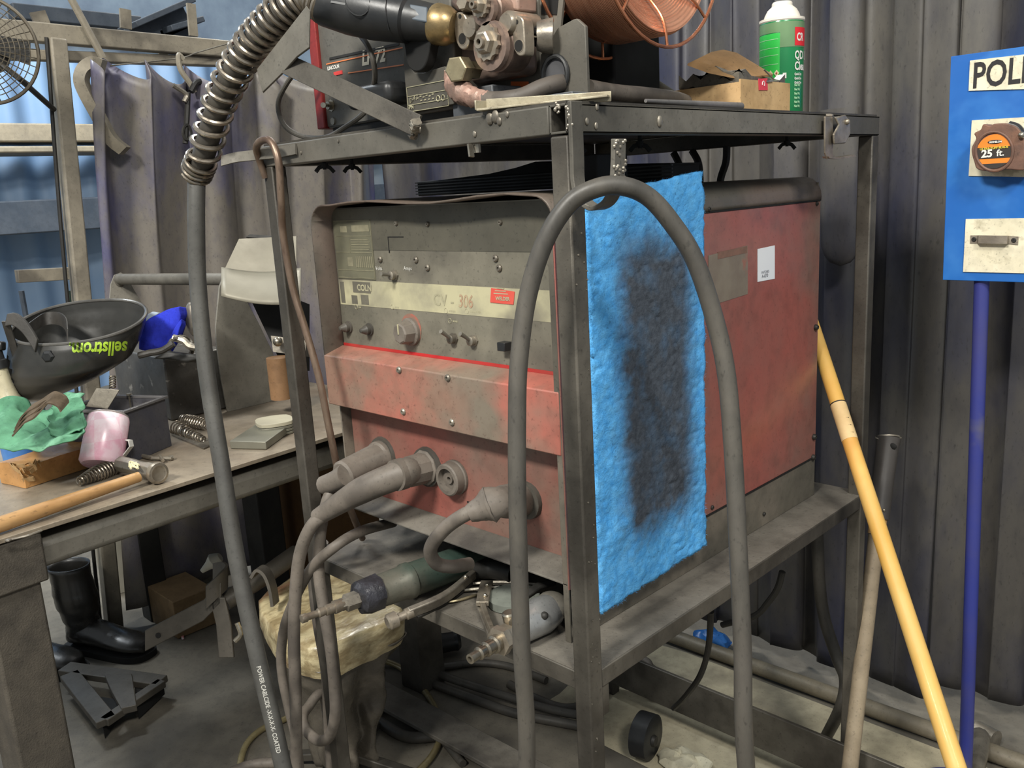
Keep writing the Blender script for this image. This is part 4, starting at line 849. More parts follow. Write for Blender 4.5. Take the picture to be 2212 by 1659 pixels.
bbox(.36, BL-.02, .012, .09, ZBN-.085, ZBN-.030, 'front_rail', steel_hi, .014)
bbox(.1, BL-.02, .77, .83, ZBN-.10, ZBN-.02, 'rear_rail')
ly = A(110, 1290, x=-.99).y
ul = (V((-.99, ly, 0))-B0).dot(e1)
bbox(ul-.12, ul, .004, .13, ZBN-.105, ZBN-.012, 'corner_block', mat('rough_cast_steel_block', (84, 78, 69), (70, 65, 58), .7, .2, 20, bump=.6, bscale=300), .004)
bbox(ul-.105, ul-.012, .012, .115, 0, ZBN-.10, 'leg', mat('rough_cast_steel_block', (84, 78, 69)), .006)
bbox(BL-.13, BL-.04, .02, .11, 0, ZBN-.1, 'leg'); bbox(ul-.1, ul-.03, .74, .81, 0, ZBN-.1, 'leg', blacks); bbox(BL-.13, BL-.04, .73, .82, 0, ZBN-.1, 'leg', blacks)
q = A(340, 1330, z=0); tag(G().box(q.x-.035, q.x+.035, q.y-.035, q.y+.035, 0, ZBN-.1).build('support_column', blacks, bevel=.003), 'black square column under the middle of the workbench', 'column')
g = G(); q = A(18, 1167, z=ZBN+.004); g.tube([q, A(60, 1157, z=ZBN+.004), A(90, 1146, z=ZBN+.004)], .0022, 6); g.ball(q, .006, (1, 1, .5), 8)
tag(g.build('bent_nail', midmet), 'thin bent pin lying on the front left corner of the workbench top', 'pin')
BZ = lambda x_, y_, h=0: A(x_, y_, z=ZBN+h)
# ---- long cardboard box
p0, p1, p2 = BZ(56, 1056), BZ(228, 1000), BZ(0, 1045)
u_ = (p1-p0).normalized(); w_ = V((-u_.y, u_.x, 0)); h_ = .046
lb = thing('long_cardboard_box', 'long brown taped cardboard box with a torn end on the workbench', 'box', p0)
tape = mat('brown_parcel_cardboard', (190, 142, 88), (166, 120, 70), .35, 0, 7, bump=.25, bscale=40, c3=(146, 102, 58), s3=7, spec=.5)
g = G(); c_ = p0+u_*.125+w_*.045+V((0, 0, h_/2+.001)); g.obox(c_, u_*.25, w_*.09, V((0, 0, h_))); bmesh.ops.subdivide_edges(g.bm, edges=g.bm.edges[:], cuts=5, use_grid_fill=True)
for v in g.bm.verts: v.co += V((mn.noise(v.co*22), mn.noise(v.co*22+V((5, 0, 0))), mn.noise(v.co*22+V((0, 9, 0))) if v.co.z > ZBN+.01 else 0))*.005
g.build('carton', tape, lb, ang=50)
g = G()
for i in range(16):
    c = p0+u_*random.uniform(.0, .03)+w_*random.uniform(-.004, .02)+V((0, 0, h_*random.uniform(.45, 1.0)))
    P = [c+V((random.gauss(0, .008), random.gauss(0, .008), random.gauss(0, .006))) for k in range(4)]
    g.strip(smoothpts(P, 4), V((.004, -.003, .010)), .0008)
g.build('torn_end', card, lb, smooth=False)
# ---- pink jar
jm = mat('pink_white_plastic', (236, 214, 222), (228, 176, 194), .25, 0, 14, (.45, .55), bump=0, spec=.5)
jb = A(218, 1002, z=ZBN+.022); jt = A(236, 898, t=(jb-CAM).dot(fw)+.042)
jx = (jt-jb); JL = jx.length
jr = thing('plastic_jar', 'white and pink plastic jar tipped against the black tray on the workbench', 'jar', jb)
nt = jm.node_tree; b_ = nt.nodes['Principled BSDF']; br = nt.nodes.new('ShaderNodeTexChecker'); br.inputs['Scale'].default_value = 21; br.inputs['Color1'].default_value = (*srgb((240, 226, 230)), 1); br.inputs['Color2'].default_value = (*srgb((226, 160, 182)), 1)
tc = nt.nodes.new('ShaderNodeTexCoord'); mp = nt.nodes.new('ShaderNodeMapping'); mp.inputs['Rotation'].default_value = (.1, .2, .6); nt.links.new(tc.outputs['Object'], mp.inputs[0]); nt.links.new(mp.outputs[0], br.inputs[0])
mx = nt.nodes.new('ShaderNodeMix'); mx.data_type = 'RGBA'; mx.inputs[0].default_value = .28; src = [l for l in nt.links if l.to_socket == b_.inputs['Base Color']][0].from_socket
nt.links.new(src, mx.inputs[6]); nt.links.new(br.outputs[0], mx.inputs[7]); nt.links.new(mx.outputs[2], b_.inputs['Base Color'])
JR = .0445
G().lathe(jb, jx, [(-.003, JR*.86), (0, JR*.93), (.005, JR), (JL*.9, JR*.97), (JL*.96, JR*.93)], 40).build('jar_body', jm, jr)
G().lathe(jb, jx, [(JL*.95, JR*.86), (JL*.955, JR*.93), (JL*.98, JR*.93), (JL*1.0, JR*.90), (JL*1.01, JR*.84)], 36).build('threaded_rim', mat('smoky_grey_plastic', (150, 140, 136), (110, 104, 102), .3, bump=.1), jr)
sidev = (rt*.9+fw*.2).normalized(); q = jb+jx*.15+sidev*JR*.98
G().strip([q, q+jx*.2+sidev*.012, q+jx*.32+sidev*.008, q+jx*.34], fw*.02, .002).build('peeling_tab', white, jr)
# ---- hammer
hm = thing('sledge_hammer', 'short handled sledge hammer with wooden handle lying along the bench front edge', 'hammer', BZ(330, 1040))
wood = mat('worn_hickory_wood', (190, 152, 104), (158, 120, 76), .4, 0, 9, bump=.15, c3=(110, 76, 44), s3=14, f3=(.62, .75), stretch=(1, .35, 1), spec=.4)
ha, hb_ = A(300, 1030, z=ZBN+.022), A(0, 1133, z=ZBN+.017); hc_ = hb_+(hb_-ha)*.35
G().tube([ha, ha.lerp(hb_, .35), ha.lerp(hb_, .7), hb_, hc_], .0135, 16, rs=[.0105, .012, .0135, .0145, .014]).build('handle', wood, hm)
h0, h1 = A(262, 1002, z=ZBN+.024), A(349, 1024, z=ZBN+.024); hx_ = (h1-h0); HL = hx_.length
g = G(); g.lathe(h0, hx_, [(-.004, .015), (0, .0175), (HL*.28, .0175), (HL*.38, .0165), (HL*.6, .0165), (HL*.72, .0195), (HL*.86, .0195)], 8); g.build('head', midmet, hm, ang=25, bevel=.001)
G().lathe(h0+hx_*.84, hx_, [(0, .018), (.003, .0215), (.010, .0225), (.015, .0215), (.016, .0165), (.0148, .014)], 28).build('striking_face', castm, hm)
g = G()
for i in range(6): g.tube([ha.lerp(h0, random.random()*.5)+V((random.uniform(-.01, .01), random.uniform(-.01, .01), .018)) for k in range(3)], .0018, 6)
g.build('tape_scraps', mat('cream_label', (206, 198, 160)), hm)['kind'] = 'stuff'
# ---- springs on the bench
def spr(label, a, b, ra, rb, n, w, grp):
    o = G().spring([a, b], ra if callable(ra) else ra, rb, n, w, seg=6, n=14).build('coil_spring', sprm); tag(o, label, 'spring', grp); return o
a, b = A(168, 1040, z=ZBN+.014), A(252, 1006, z=ZBN+.016)
spr('conical coil spring handle lying left of the hammer head below the pink jar', a, b, lambda t_: .006+.0105*math.sin(min(1, t_*1.5)*math.pi/2), 0, 13, .0021, 'coil springs on the workbench')
a, b = A(378, 922, z=ZBN+.016), A(440, 950, z=ZBN+.010)
spr('tapering coil spring pointing right beside the black tray, nearer of the two', a, b, lambda t_: .017-.010*t_, 0, 12, .002, 'coil springs on the workbench')
a, b = A(392, 906, z=ZBN+.016), A(446, 918, z=ZBN+.014)
spr('coil spring behind the nearer tapering spring, beside the thick hose', a, b, lambda t_: .012+.004*math.sin(t_*3), 0, 11, .002, 'coil springs on the workbench')
g = G(); g.prism([BZ(370, 938, .004), BZ(440, 968, .004), BZ(470, 955, .004), BZ(400, 925, .004)], (0, 0, -.003)); tag(g.build('scrap_plate', midmet), 'small thin grey plate under the tapering springs', 'plate')
# chuck key tool
ck = thing('key_tool', 'small grey metal tool with a sleeve lying behind the hammer head', 'tool', BZ(340, 995))
G().tube([A(297, 982, z=ZBN+.006), A(330, 990, z=ZBN+.006)], .005, 8, smooth=False).build('sleeve', castm, ck); G().tube([A(328, 990, z=ZBN+.006), A(372, 990, z=ZBN+.006)], .004, 8, smooth=False).build('shaft', midmet, ck)
G().lathe(A(366, 990, z=ZBN+.006), (0, 1, 0), [(0, .006), (.008, .006)], 6).build('hex_end', midmet, ck, ang=20); G().tube([A(345, 985, z=ZBN+.008), A(352, 995, z=ZBN+.008)], .004, 6, smooth=False).build('pin', castm, ck)
# ---- black tray
tm = mat('dark_blue_grey_plastic', (66, 66, 74), (80, 78, 80), .5, 0, 12, bump=.15)
c0 = BZ(285, 1001); c1 = BZ(371, 963); hR = A(262, 893, x=c0.x).z-ZBN
hR = max(.07, min(.12, hR)); tr = thing('open_tray', 'open dark blue grey box tray holding small tools, beside the pink jar', 'tray', c0)
def obx(g, org, eu, ev, u0, u1, v0, v1, z0, z1): return g.hexa([org+eu*u+ev*v+V((0, 0, z)) for z in (z0, z1) for u, v in ((u0, v0), (u1, v0), (u1, v1), (u0, v1))])
eu = (c1-c0).normalized(); ev = V((-eu.y, eu.x, 0)); LU = (c1-c0).length; LV = .17
g = G()
obx(g, c0, eu, ev, 0, LU, 0, .003, .001, hR); obx(g, c0, eu, ev, 0, LU, LV-.003, LV, .001, hR); obx(g, c0, eu, ev, 0, .003, .003, LV-.003, .001, hR); obx(g, c0, eu, ev, LU-.003, LU, .003, LV-.003, .001, hR); obx(g, c0, eu, ev, .003, LU-.003, .003, LV-.003, .001, .005)
g.build('tray_body', tm, tr)
g = G(); ov = .006
for a in ((-ov, LU+ov, -ov, .004), (-ov, LU+ov, LV-.004, LV+ov), (-ov, .004, .004, LV-.004), (LU-.004, LU+ov, .004, LV-.004)): obx(g, c0, eu, ev, *a, hR-.001, hR+.005)
g.build('rim', mat('shiny_grey_plastic_rim', (98, 96, 96), (84, 82, 82), .3, bump=0), tr, bevel=.001)
bolt = A(278, 850, z=ZBN+hR+.012); G_ = G().lathe(bolt, (0, 0, -1), [(0, .006), (.004, .006), (.004, .0022), (.07, .0022)], 10)
tag(G_.build('long_bolt', bright), 'thin bright bolt standing upright in the dark tray', 'bolt')
g = G(); g.spring([A(243, 812, t=1.95), A(243, 838, t=1.93)], .006, .006, 5, .0015); tag(g.build('coil_spring', bright), 'small bright coil spring hanging above the tray behind the helmet', 'spring')
g = G(); g.prism([A(*q, t=1.92) for q in ((185, 878), (208, 838), (258, 842), (232, 884))], fw*.004); tag(g.build('chipping_blade', midmet, bevel=.001), 'dull grey metal blade resting in the tray under the helmet', 'blade')
# ---- steel box carrying the helmet
galv = mat('scratched_galvanised_steel', (96, 94, 90), (78, 76, 73), .45, .5, 6, bump=.2, c3=(158, 154, 146), s3=22, f3=(.62, .7))
c = BZ(372, 910); top = A(372, 772, x=c.x).z
ye = A(470, 905, x=c.x).y
sb = G().box(c.x-.34, c.x, c.y, ye+.05, ZBN+.001, top).build('steel_box', galv, bevel=.004)
tag(sb, 'scratched grey steel box behind the springs, under the helmet and goggles', 'box')
# ---- welding helmet
Fh = V((fw.x, fw.y, 0)).normalized(); Rh = V((rt.x, rt.y, 0)).normalized(); TH = 2.02
loops = [(172, 694, 140, .118, .034), (170, 712, 139, .120, .031), (163, 745, 135, .118, .024), (152, 778, 127, .110, .016), (132, 804, 106, .095, .010), (112, 828, 80, .075, .006), (92, 850, 46, .05, .003), (80, 862, 18, .02, 0)]
hm_ = mat('satin_black_helmet_shell', (40, 40, 38), (52, 51, 48), .33, 0, 8, bump=.03, c3=(64, 61, 56), s3=3, f3=(.5, .8))
he = thing('welding_helmet', 'black welding helmet with green lettering lying upside down on the bench', 'helmet', A(150, 866, t=TH))
nL = len(loops); nS = 56
def hel(u, v, off=0):
    q = v*(nL-1); i = min(int(q), nL-2); f_ = q-i
    P = smoothpts([V((l[0], l[1], l[2])) for l in loops], 1) ; a = loops[i]; b = loops[i+1]; L = [a[k]+(b[k]-a[k])*f_ for k in range(5)]
    th = u*2*math.pi; sc = L[2]*TH/FPX
    c = A(L[0], L[1], t=TH)
    ex = (abs(math.cos(th))**.85)*math.copysign(1, math.cos(th))
    # pointed at the right end
    b_w = L[3]*(1-.08*max(0, math.cos(th)))
    return c+Rh*ex*(sc+off)+Fh*math.sin(th)*(b_w+off)+V((0, 0, L[4]*math.sin(th)+.012*math.cos(th)*0))
g = G(); g.sheet(lambda u, v: hel(u, v), nS, 36, wrap=True)
cut = A(52, 808, t=TH)
dl = [f for f in g.bm.faces if (lambda m: ((m-cut).dot(Rh)/.020)**2+((m-cut).z/.055)**2 < 1 and (m-cut).dot(Fh) < .1)(f.calc_center_median())]
bmesh.ops.delete(g.bm, geom=dl, context='FACES')
shell = g.build('shell', hm_, he, solid=.003, ang=60)
ring_ = [hel(k/nS, 0) for k in range(nS)]
G().tube(ring_, .0042, 8, closed=True, smooth=False).build('rim', mat('worn_glossy_black_rim', (86, 84, 80), (60, 58, 55), .2, 0, 10, bump=0), he)
hb2 = bvh([shell])
to = A(276, 738, t=TH-.15); vd = (to-CAM).normalized(); xr_ = (rt-vd*rt.dot(vd)).normalized(); yu_ = xr_.cross(vd)
text('sellstrom.', to, -xr_-yu_*.03, -yu_, .041, mat('lime_green_print', (158, 190, 54), (150, 180, 50), .5, bump=0), he, onto=hb2, bold=.0011, th=.0030, shear=.15, wide=.70, cast=CAM)
kb_ = hb2.ray_cast(CAM, (A(105, 770, t=2)-CAM).normalized())[0] or A(105, 770, t=TH-.1)
G().lathe(kb_, -Fh, [(-.004, .015), (.004, .014), (.008, .009)], 6).build('pivot_knob', plasblk, he, ang=20)
bandm = mat('scuffed_black_strap', (58, 55, 51), (44, 42, 39), .5, 0, 12, bump=.2)
G().strip(smoothpts([A(*q, t=1.9) for q in ((14, 692), (32, 690), (52, 705), (70, 730), (80, 748))], 5), up*.028+rt*.006, .009).build('headband', bandm, he, bevel=.002)
G().strip(smoothpts([A(*q, t=tt) for q, tt in (((62, 712), 2.0), ((95, 690), 2.06), ((125, 688), 2.06), ((142, 700), 2.02), ((146, 725), 1.98))], 6), up*.030, .002).build('inner_band', bandm, he)
G().strip(smoothpts([A(*q, t=tt) for q, tt in (((12, 694), 1.9), ((28, 745), 1.93), ((45, 800), 1.95), ((60, 850), 1.97))], 5), rt*.016, .004).build('side_strap', bandm, he)
G().ball(A(70, 806, t=TH-.02), .030, (.5, .35, 1.05), 16, rot=Matrix.Rotation(.5, 3, 'Y')).build('inner_pad', mat('pale_grey_padding', (176, 176, 176), (150, 150, 150), .5, bump=0), he)
g = G()
# ---- glove and scraps at the helmet's right
gl = thing('work_glove', 'bright blue folded glove between the helmet and the thick hose', 'glove', A(345, 752, t=2.15))
blu = mat('bright_blue_fleece', (50, 62, 190), (40, 46, 150), .85, 0, 20, bump=.6, spec=.1)
def pill(pts, th, m, nm, par, amp=.004, fr=30, t_=2.15, sub=5):
    g = G(); P = [A(*q, t=t_) for q in pts]; g.prism(P, fw*th); bmesh.ops.triangulate(g.bm, faces=g.bm.faces); bmesh.ops.subdivide_edges(g.bm, edges=g.bm.edges[:], cuts=sub, use_grid_fill=True)
    bmesh.ops.smooth_vert(g.bm, verts=g.bm.verts, factor=.6, use_axis_x=True, use_axis_y=True, use_axis_z=True)
    for v in g.bm.verts: v.co += V((mn.noise(v.co*fr), mn.noise(v.co*fr+V((7, 0, 0))), mn.noise(v.co*fr+V((0, 7, 0)))))*amp
    return g.build(nm, m, par, ang=70)
pill([(298, 755), (300, 700), (330, 682), (372, 664), (388, 661), (393, 680), (385, 705), (362, 752), (340, 756)], .05, blu, 'glove_body', gl, .006)
pill([(350, 756), (372, 715), (392, 690), (394, 700), (372, 745), (362, 760)], .03, blu, 'cuff', gl, .004, t_=2.13)
pill([(300, 690), (330, 672), (345, 676), (310, 700)], .03, mat('pale_blue_paper', (150, 162, 176), bump=.1), 'torn_lining', gl, .003)
to_ = thing('goggle_strap', 'dark goggles and clamps heaped on the steel box left of the thick hose', 'goggles', A(390, 775, t=2.05))
G().tube([A(*q, t=2.02) for q in ((300, 768), (325, 762), (350, 757), (375, 742))], .008, 10).build('handle', bandm, to_)
G().tube([A(390+26*math.cos(k*math.pi/8), 752+24*math.sin(k*math.pi/8), t=2.1+.03*math.sin(k)) for k in range(16)], .0055, 8, closed=True, smooth=False).build('ring', midmet, to_)
G().tube([A(*q, t=2.08) for q in ((374, 730), (396, 736), (410, 748), (430, 752))], .009, 8).build('side_arm', midmet, to_)
pill([(330, 775), (350, 758), (420, 765), (440, 775), (400, 782)], .06, blacks, 'lens_frame', to_, .004, t_=2.06)
G().ball(A(417, 690, t=2.2), .03, (.8, .6, 1.5), 16).build('dome', midmet, to_)
# ---- spray bottle
sbm = mat('cream_plastic_bottle', (188, 180, 152), (166, 158, 132), .35, 0, 10, bump=.1)
sp0 = BZ(36, 925, 0); sp0 = A(36, 900, t=1.95); 
so = thing('spray_bottle', 'cream spray bottle with blue label and black trigger at the left edge, beside the helmet', 'spray bottle', V((sp0.x, sp0.y, ZBN)))
sp0 = V((sp0.x, sp0.y, ZBN+.001)); hh = A(30, 790, t=1.95).z-ZBN
G().lathe(sp0, (-.06, -.05, 1), [(0, .036), (.006, .040), (hh*.45, .040), (hh*.6, .034), (hh*.72, .022), (hh*.85, .016), (hh, .014)], 26).build('bottle', sbm, so)
G().lathe(sp0, (-.06, -.05, 1), [(.012, .0405), (hh*.32, .0405)], 26).build('blue_label', mat('blue_label_print', (60, 110, 180), (90, 140, 200), .4, bump=0), so)
tp = sp0+V((-.06, -.05, 1)).normalized()*hh
G().lathe(tp, (-.06, -.05, 1), [(0, .018), (.018, .018), (.02, .014), (.045, .013)], 14).build('trigger_head', plasblk, so)
g = G(); g.obox(tp+V((0, 0, .05))-rt*.012, rt*.06, up*.02, fw*.02); g.build('nozzle', plasblk, so, bevel=.004)
# ---- green cloth
cb_ = BZ(90, 960)
cg = thing('welding_jacket', 'green cloth welding jacket with brown leather trim crumpled on the long box', 'jacket', cb_)
grn = mat('green_cloth', (92, 144, 112), (68, 112, 86), .8, 0, 12, bump=.2, c3=(116, 166, 136), s3=9, spec=.15)
def crump(px0, px1, py0_, py1_, t0, t1, m, nm, amp, fr, par, prof=lambda u, v: 0):
    def f(u, v):
        q = A(px0+(px1-px0)*u, py1_+(py0_-py1_)*v+prof(u, v), t=t0+(t1-t0)*v)
        return q+V((mn.noise(q*fr), mn.noise(q*fr+V((3, 0, 0))), mn.noise(q*fr+V((0, 8, 0)))))*amp
    return G().sheet(f, 50, 34).build(nm, m, par, solid=.003, ang=180)
crump(-14, 178, 880, 962, 1.68, 1.86, grn, 'cloth', .016, 26, cg, lambda u, v: -14*math.sin(u*9)*v - 20*u*v + (14*(1-v)*math.sin(u*3.1)) - 24*(u**3)*(1-v))
crump(110, 176, 868, 935, 1.70, 1.82, grn, 'cloth_fold', .014, 34, cg, lambda u, v: 10*math.sin(u*5))
lea = mat('dark_brown_suede', (92, 80, 66), (70, 60, 48), .9, 0, 20, bump=.4, spec=.1)
for k in range(3): G().strip(smoothpts([A(*q, t=1.66+.02*k) for q in ((36+3*k, 932-8*k), (58, 906-9*k), (82, 893-10*k), (98, 876-7*k), (112, 862-3*k), (132, 868-2*k), (140, 880-2*k))], 6), up*.017+fw*.03, .003).build('leather_trim', lea, cg)
# ---- angle fixture with tube handle
fxm = mat('flat_grey_fixture_steel', (128, 124, 114), (112, 108, 99), .55, .15, 5, bump=.1, c3=(140, 135, 124), s3=3)
xf = BZ(500, 888).x
Fx = lambda x_, y_: A(x_, y_, x=xf)
fx = thing('handled_fixture', 'tall grey steel fixture with pointed side plate and tube handle on the bench', 'fixture', (xf, Fx(545, 885).y, ZBN))
P = [Fx(*q) for q in ((497, 592), (508, 600), (528, 640), (560, 700), (590, 762), (604, 850), (606, 880), (492, 893), (478, 820), (468, 745), (466, 705), (474, 620), (482, 598))]
for q in P:
    if q.z < ZBN+.012: q.z = ZBN
G().prism(P, (-.006, 0, 0)).build('side_plate', fxm, fx, bevel=.001)
pT = Fx(492, 603); pF = A(258, 603, x=-1.99)
G().tube([pT+V((-.003, 0, 0)), pF], .0165, 16, smooth=False).build('tube_handle', steel_hi, fx)
pG = A(243, 672, y=pF.y); pG2 = pG.copy(); pG2.z = ZBN+.0; G().tube([pF, pF.lerp(pG, 1)], .0165, 14, smooth=False).build('handle_leg', steel_hi, fx)
dx = pF.x-xf
G().prism([q+V((dx, pF.y-pT.y, 0)) for q in P], (-.006, 0, 0)).build('side_plate', fxm, fx)
# ---- bent sheet hood behind it
sh = thing('sheet_metal_hood', 'pale grey bent sheet metal hood with dark opening behind the pointed fixture', 'sheet metal hood', A(560, 880, t=2.3))
shm = mat('pale_grey_sheet', (136, 131, 116), (120, 115, 102), .5, .2, 5, bump=.08)
g = G(); T1 = 2.3
g.prism([A(*q, t=T1) for q in ((516, 516), (640, 510), (640, 600), (482, 588))], fw*.003); g.build('upper_sheet', shm, sh)
def f(u, v): return A(478+(650-478)*u, 578+10*math.sin(u*3)+v*(62+14*u)-20*v*(1-v), t=T1-.02-.10*math.sin(v*1.4))
G().sheet(f, 14, 10).build('curved_sheet', shm, sh, solid=.003)
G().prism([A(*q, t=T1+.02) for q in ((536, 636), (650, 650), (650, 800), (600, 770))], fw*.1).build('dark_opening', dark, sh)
G().prism([A(*q, t=T1+.1) for q in ((540, 506), (600, 510), (600, 516), (530, 512))], fw*.04).build('top_flap', blacks, sh)
G().prism([A(*q, t=T1+.0) for q in ((585, 725), (660, 735), (660, 770), (590, 760))], fw*.05).build('channel', midmet, sh); G().ball(A(600, 738, t=T1-.03), .013, seg=10).build('knob', bright, sh)
G().lathe(A(610, 860, t=T1), (0, 0, 1), [(0, .03), (.11, .03)], 16).build('wood_core', mat('brown_wood_core', (146, 112, 80), (120, 90, 62), .6, bump=.2), sh)
# ---- block and plate stack
bm_ = mat('machined_grey_steel', (136, 134, 120), (120, 118, 106), .4, .4, 6, bump=.08)
c0 = BZ(576, 972); c1 = BZ(626, 935); cL = BZ(498, 970)
eu = (c1-c0).normalized(); ev = (cL-c0).normalized(); tz = A(576, 957, x=c0.x).z-ZBN
pts = [c0, c0+eu*(c1-c0).length, c0+eu*(c1-c0).length+ev*(cL-c0).length, c0+ev*(cL-c0).length]
g = G(); g.prism([V((q.x, q.y, ZBN+.001)) for q in pts], (0, 0, .018)); tag(g.build('steel_block', bm_, bevel=.0015), 'flat machined grey steel block on the bench beside the cart left post', 'block')
grp = 'ground plates stacked by the cart post'
for k in range(4):
    c = A(592, 905, t=2.12); c.z = ZBN+.001+.0075*k
    g = G(); P = smoothpts([c+V((.052*math.cos(a)+.0*k, .05*math.sin(a), 0)) for a in [.4+j*math.pi/2 for j in range(4)]], 4, closed=True); g.prism(P, (0, 0, .0062 if k < 3 else .009))
    tag(g.build('ground_plate', bm_ if k < 3 else mat('cream_grey_plate', (176, 170, 148), (160, 154, 134), .5, bump=.05), bevel=.001), ['thin grey plate, lowest of the stack behind the steel block', 'thin grey plate, second from the bottom of the stack', 'thin grey plate just under the pale top plate of the stack', 'pale rounded plate on top of the stack behind the steel block'][k], 'plate', grp)
# ---- square tube stub and posts at left
q0, q1 = A(36, 597, x=-2.35), A(160, 590, x=-2.35)
tag(G().bar(q0, q1, .04, .035, side=(0, 0, 1)).build('tube_stub', post_m, bevel=.002), 'short square tube sticking out left of the curtain post above the helmet', 'tube')
for x_, nm in ((46, 'thin grey stake standing behind the helmet at the left edge'), (147, 'thin dark green stake beside the curtain post')):
    a = A(x_, 628, x=-2.5); g = G().tube([V((a.x, a.y, .0)), a], .009, 8, smooth=False); tag(g.build('stake', darkb if x_ == 46 else mat('dark_green_paint', (44, 62, 52), bump=0)), nm, 'stake')
# ================================================================= FAN
fan = thing('shop_fan', 'round wire-guarded shop fan on an arm at the top left corner', 'fan', A(-10, 130, t=2.3))
fc = A(-38, 108, t=2.28); fx_, fy_ = Rh*.93+Fh*.3, V((0, 0, 1)); FR = .135; fn_ = fx_.cross(fy_).normalized()
fmm = mat('dusty_fan_wire', (92, 84, 70), (70, 64, 54), .5, .3, 10, bump=0)
def fr_(r, d): return [fc+(fx_*math.cos(a)+fy_*math.sin(a))*r+fn_*d for a in [k*math.pi/24 for k in range(48)]]
G().tube(fr_(FR, .0), .005, 8, closed=True, smooth=False).build('outer_ring', fmm, fan)
g = G()
for k in range(9): g.tube(fr_(FR*(.2+.085*k), .03*(1-(.2+.085*k)**2)+.012), .0013, 5, closed=True, smooth=False)
for k in range(36):
    a = k*math.pi/18; d = fx_*math.cos(a)+fy_*math.sin(a); g.tube([fc+d*FR*.2+fn_*.04, fc+d*FR*.6+fn_*.03, fc+d*FR], .0013, 5, n=4)
g.build('wire_guard', fmm, fan)
G().lathe(fc, fn_, [(-.08, .05), (-.02, .06), (-.01, .04)], 20).build('motor', blacks, fan)
for k in range(3):
    a = k*2.094; d = fx_*math.cos(a)+fy_*math.sin(a); s2 = fx_*-math.sin(a)+fy_*math.cos(a)
    G().prism([fc+d*.02, fc+d*.11-s2*.04, fc+d*.12+s2*.02, fc+d*.05+s2*.035], fn_*.003).build('blade', blacks, fan)
G().tube([fc-fn_*.03, A(40, 168, t=2.32), A(116, 236, x=XB+.04)], .008, 8, smooth=False).build('arm', blacks, fan)
# ---- clamps hanging on the curtain wire
p_ = [A(*q, x=XB+.09) for q in ((224, 142), (204, 136), (184, 148), (176, 172), (185, 200), (212, 250), (240, 300), (270, 326))]
tag(G().strip(smoothpts(p_, 6), Fh*.035, .034).build('curtain_clamp', post_m, bevel=.004), 'big curved grey C-clamp hanging over the left curtain top', 'clamp')
hk = thing('hanging_clamps', 'tangle of small hooks and clamps hanging on the curtain wire behind the spring guard', 'clamps', A(410, 300, x=XB+.1))
G().tube([A(*q, x=XB+.1) for q in ((396, 128), (386, 120), (390, 150), (410, 180), (420, 200))], .009, 8).build('hook', post_m, hk)
G().tube([A(*q, x=XB+.11) for q in ((406, 200), (404, 250), (400, 310))], .009, 8).build('bar', blacks, hk); G().tube([A(*q, x=XB+.11) for q in ((412, 198), (425, 178), (440, 180), (450, 200))], .010, 8).build('jaw', blacks, hk)
G().tube([A(*q, x=XB+.12) for q in ((374, 184), (402, 204), (398, 220))], .008, 8).build('lever', midmet, hk); G().tube([A(404+9*math.cos(k), 286+16*math.sin(k), x=XB+.12) for k in (0, 1, 2, 3, 4, 5)], .005, 6, closed=True).build('chain_link', blacks, hk)
# ================================================================= UNDER THE BENCH
bo = mat('scuffed_black_leather', (34, 33, 31), (48, 46, 43), .32, 0, 8, bump=.25, bscale=50, spec=.6)
def boot(px_, py_, yaw, label, nm='work_boot'):
    c = A(px_, py_, z=0)+V((.08, -.05, 0)); c = c+V((-.02, -.15, 0)) if px_ < 200 else c; o = thing(nm, label, 'boot', c, None)
    R3 = Matrix.Rotation(yaw, 3, 'Z')
    secs = [(-.10, .0, .035, .06), (-.085, .0, .045, .085), (-.04, 0, .045, .09), (.02, 0, .045, .080), (.07, 0, .05, .062), (.12, 0, .052, .055), (.16, 0, .045, .045), (.185, 0, .025, .03)]
    def f(u, v):
        q = v*(len(secs)-1); i = min(int(q), len(secs)-2); k = q-i; s = [secs[i][j]+(secs[i+1][j]-secs[i][j])*k for j in range(4)]
        a = u*2*math.pi; cz = .02+s[3]/2; w = s[2]; h = s[3]/2
        return c+R3 @ V((s[0], w*math.cos(a), max(.018, cz+h*math.sin(a))))
    g = G(); g.sheet(f, 24, 20, wrap=True); bmesh.ops.holes_fill(g.bm, edges=[e for e in g.bm.edges if e.is_boundary]); g.build('foot', bo, o, ang=80)
    def fs(u, v):
        a = u*2*math.pi; z = .05+.24*v; r = .046+.012*v-.004*math.sin(v*9)+.003*math.sin(v*34+2*math.cos(a))*(1-v)
        return c+R3 @ V((-.055-.02*v+r*1.2*math.cos(a), r*math.sin(a), z))
    G().sheet(fs, 24, 16, wrap=True).build('shaft', bo, o, solid=.004, ang=80)
    P = [V((x, y, 0)) for x, y in ((-.115, -.04), (-.02, -.045), (.06, -.052), (.14, -.053), (.19, -.03), (.195, .03), (.14, .053), (.06, .052), (-.02, .045), (-.115, .04))]
    G().prism([c+R3 @ q for q in smoothpts(P, 4, closed=True)], (0, 0, .02)).build('sole', dark, o)
boot(232, 1375, .45, 'black leather work boot standing on the floor under the workbench, nearer one')
boot(196, 1375, .5, 'black leather work boot standing under the workbench, the farther one by the bench leg')
def fbox(c, sx_, sy_, sz, m, nm, label, cat, rz=0, bv=.003):
    R3 = Matrix.Rotation(rz, 3, 'Z'); g = G(); g.obox(c+V((0, 0, sz/2+.001)), R3 @ V((sx_, 0, 0)), R3 @ V((0, sy_, 0)), V((0, 0, sz))); return tag(g.build(nm, m, bevel=bv), label, cat)
cdk = mat('shaded_brown_carton', (132, 108, 76), (112, 90, 62), .75, 0, 6, bump=.1)
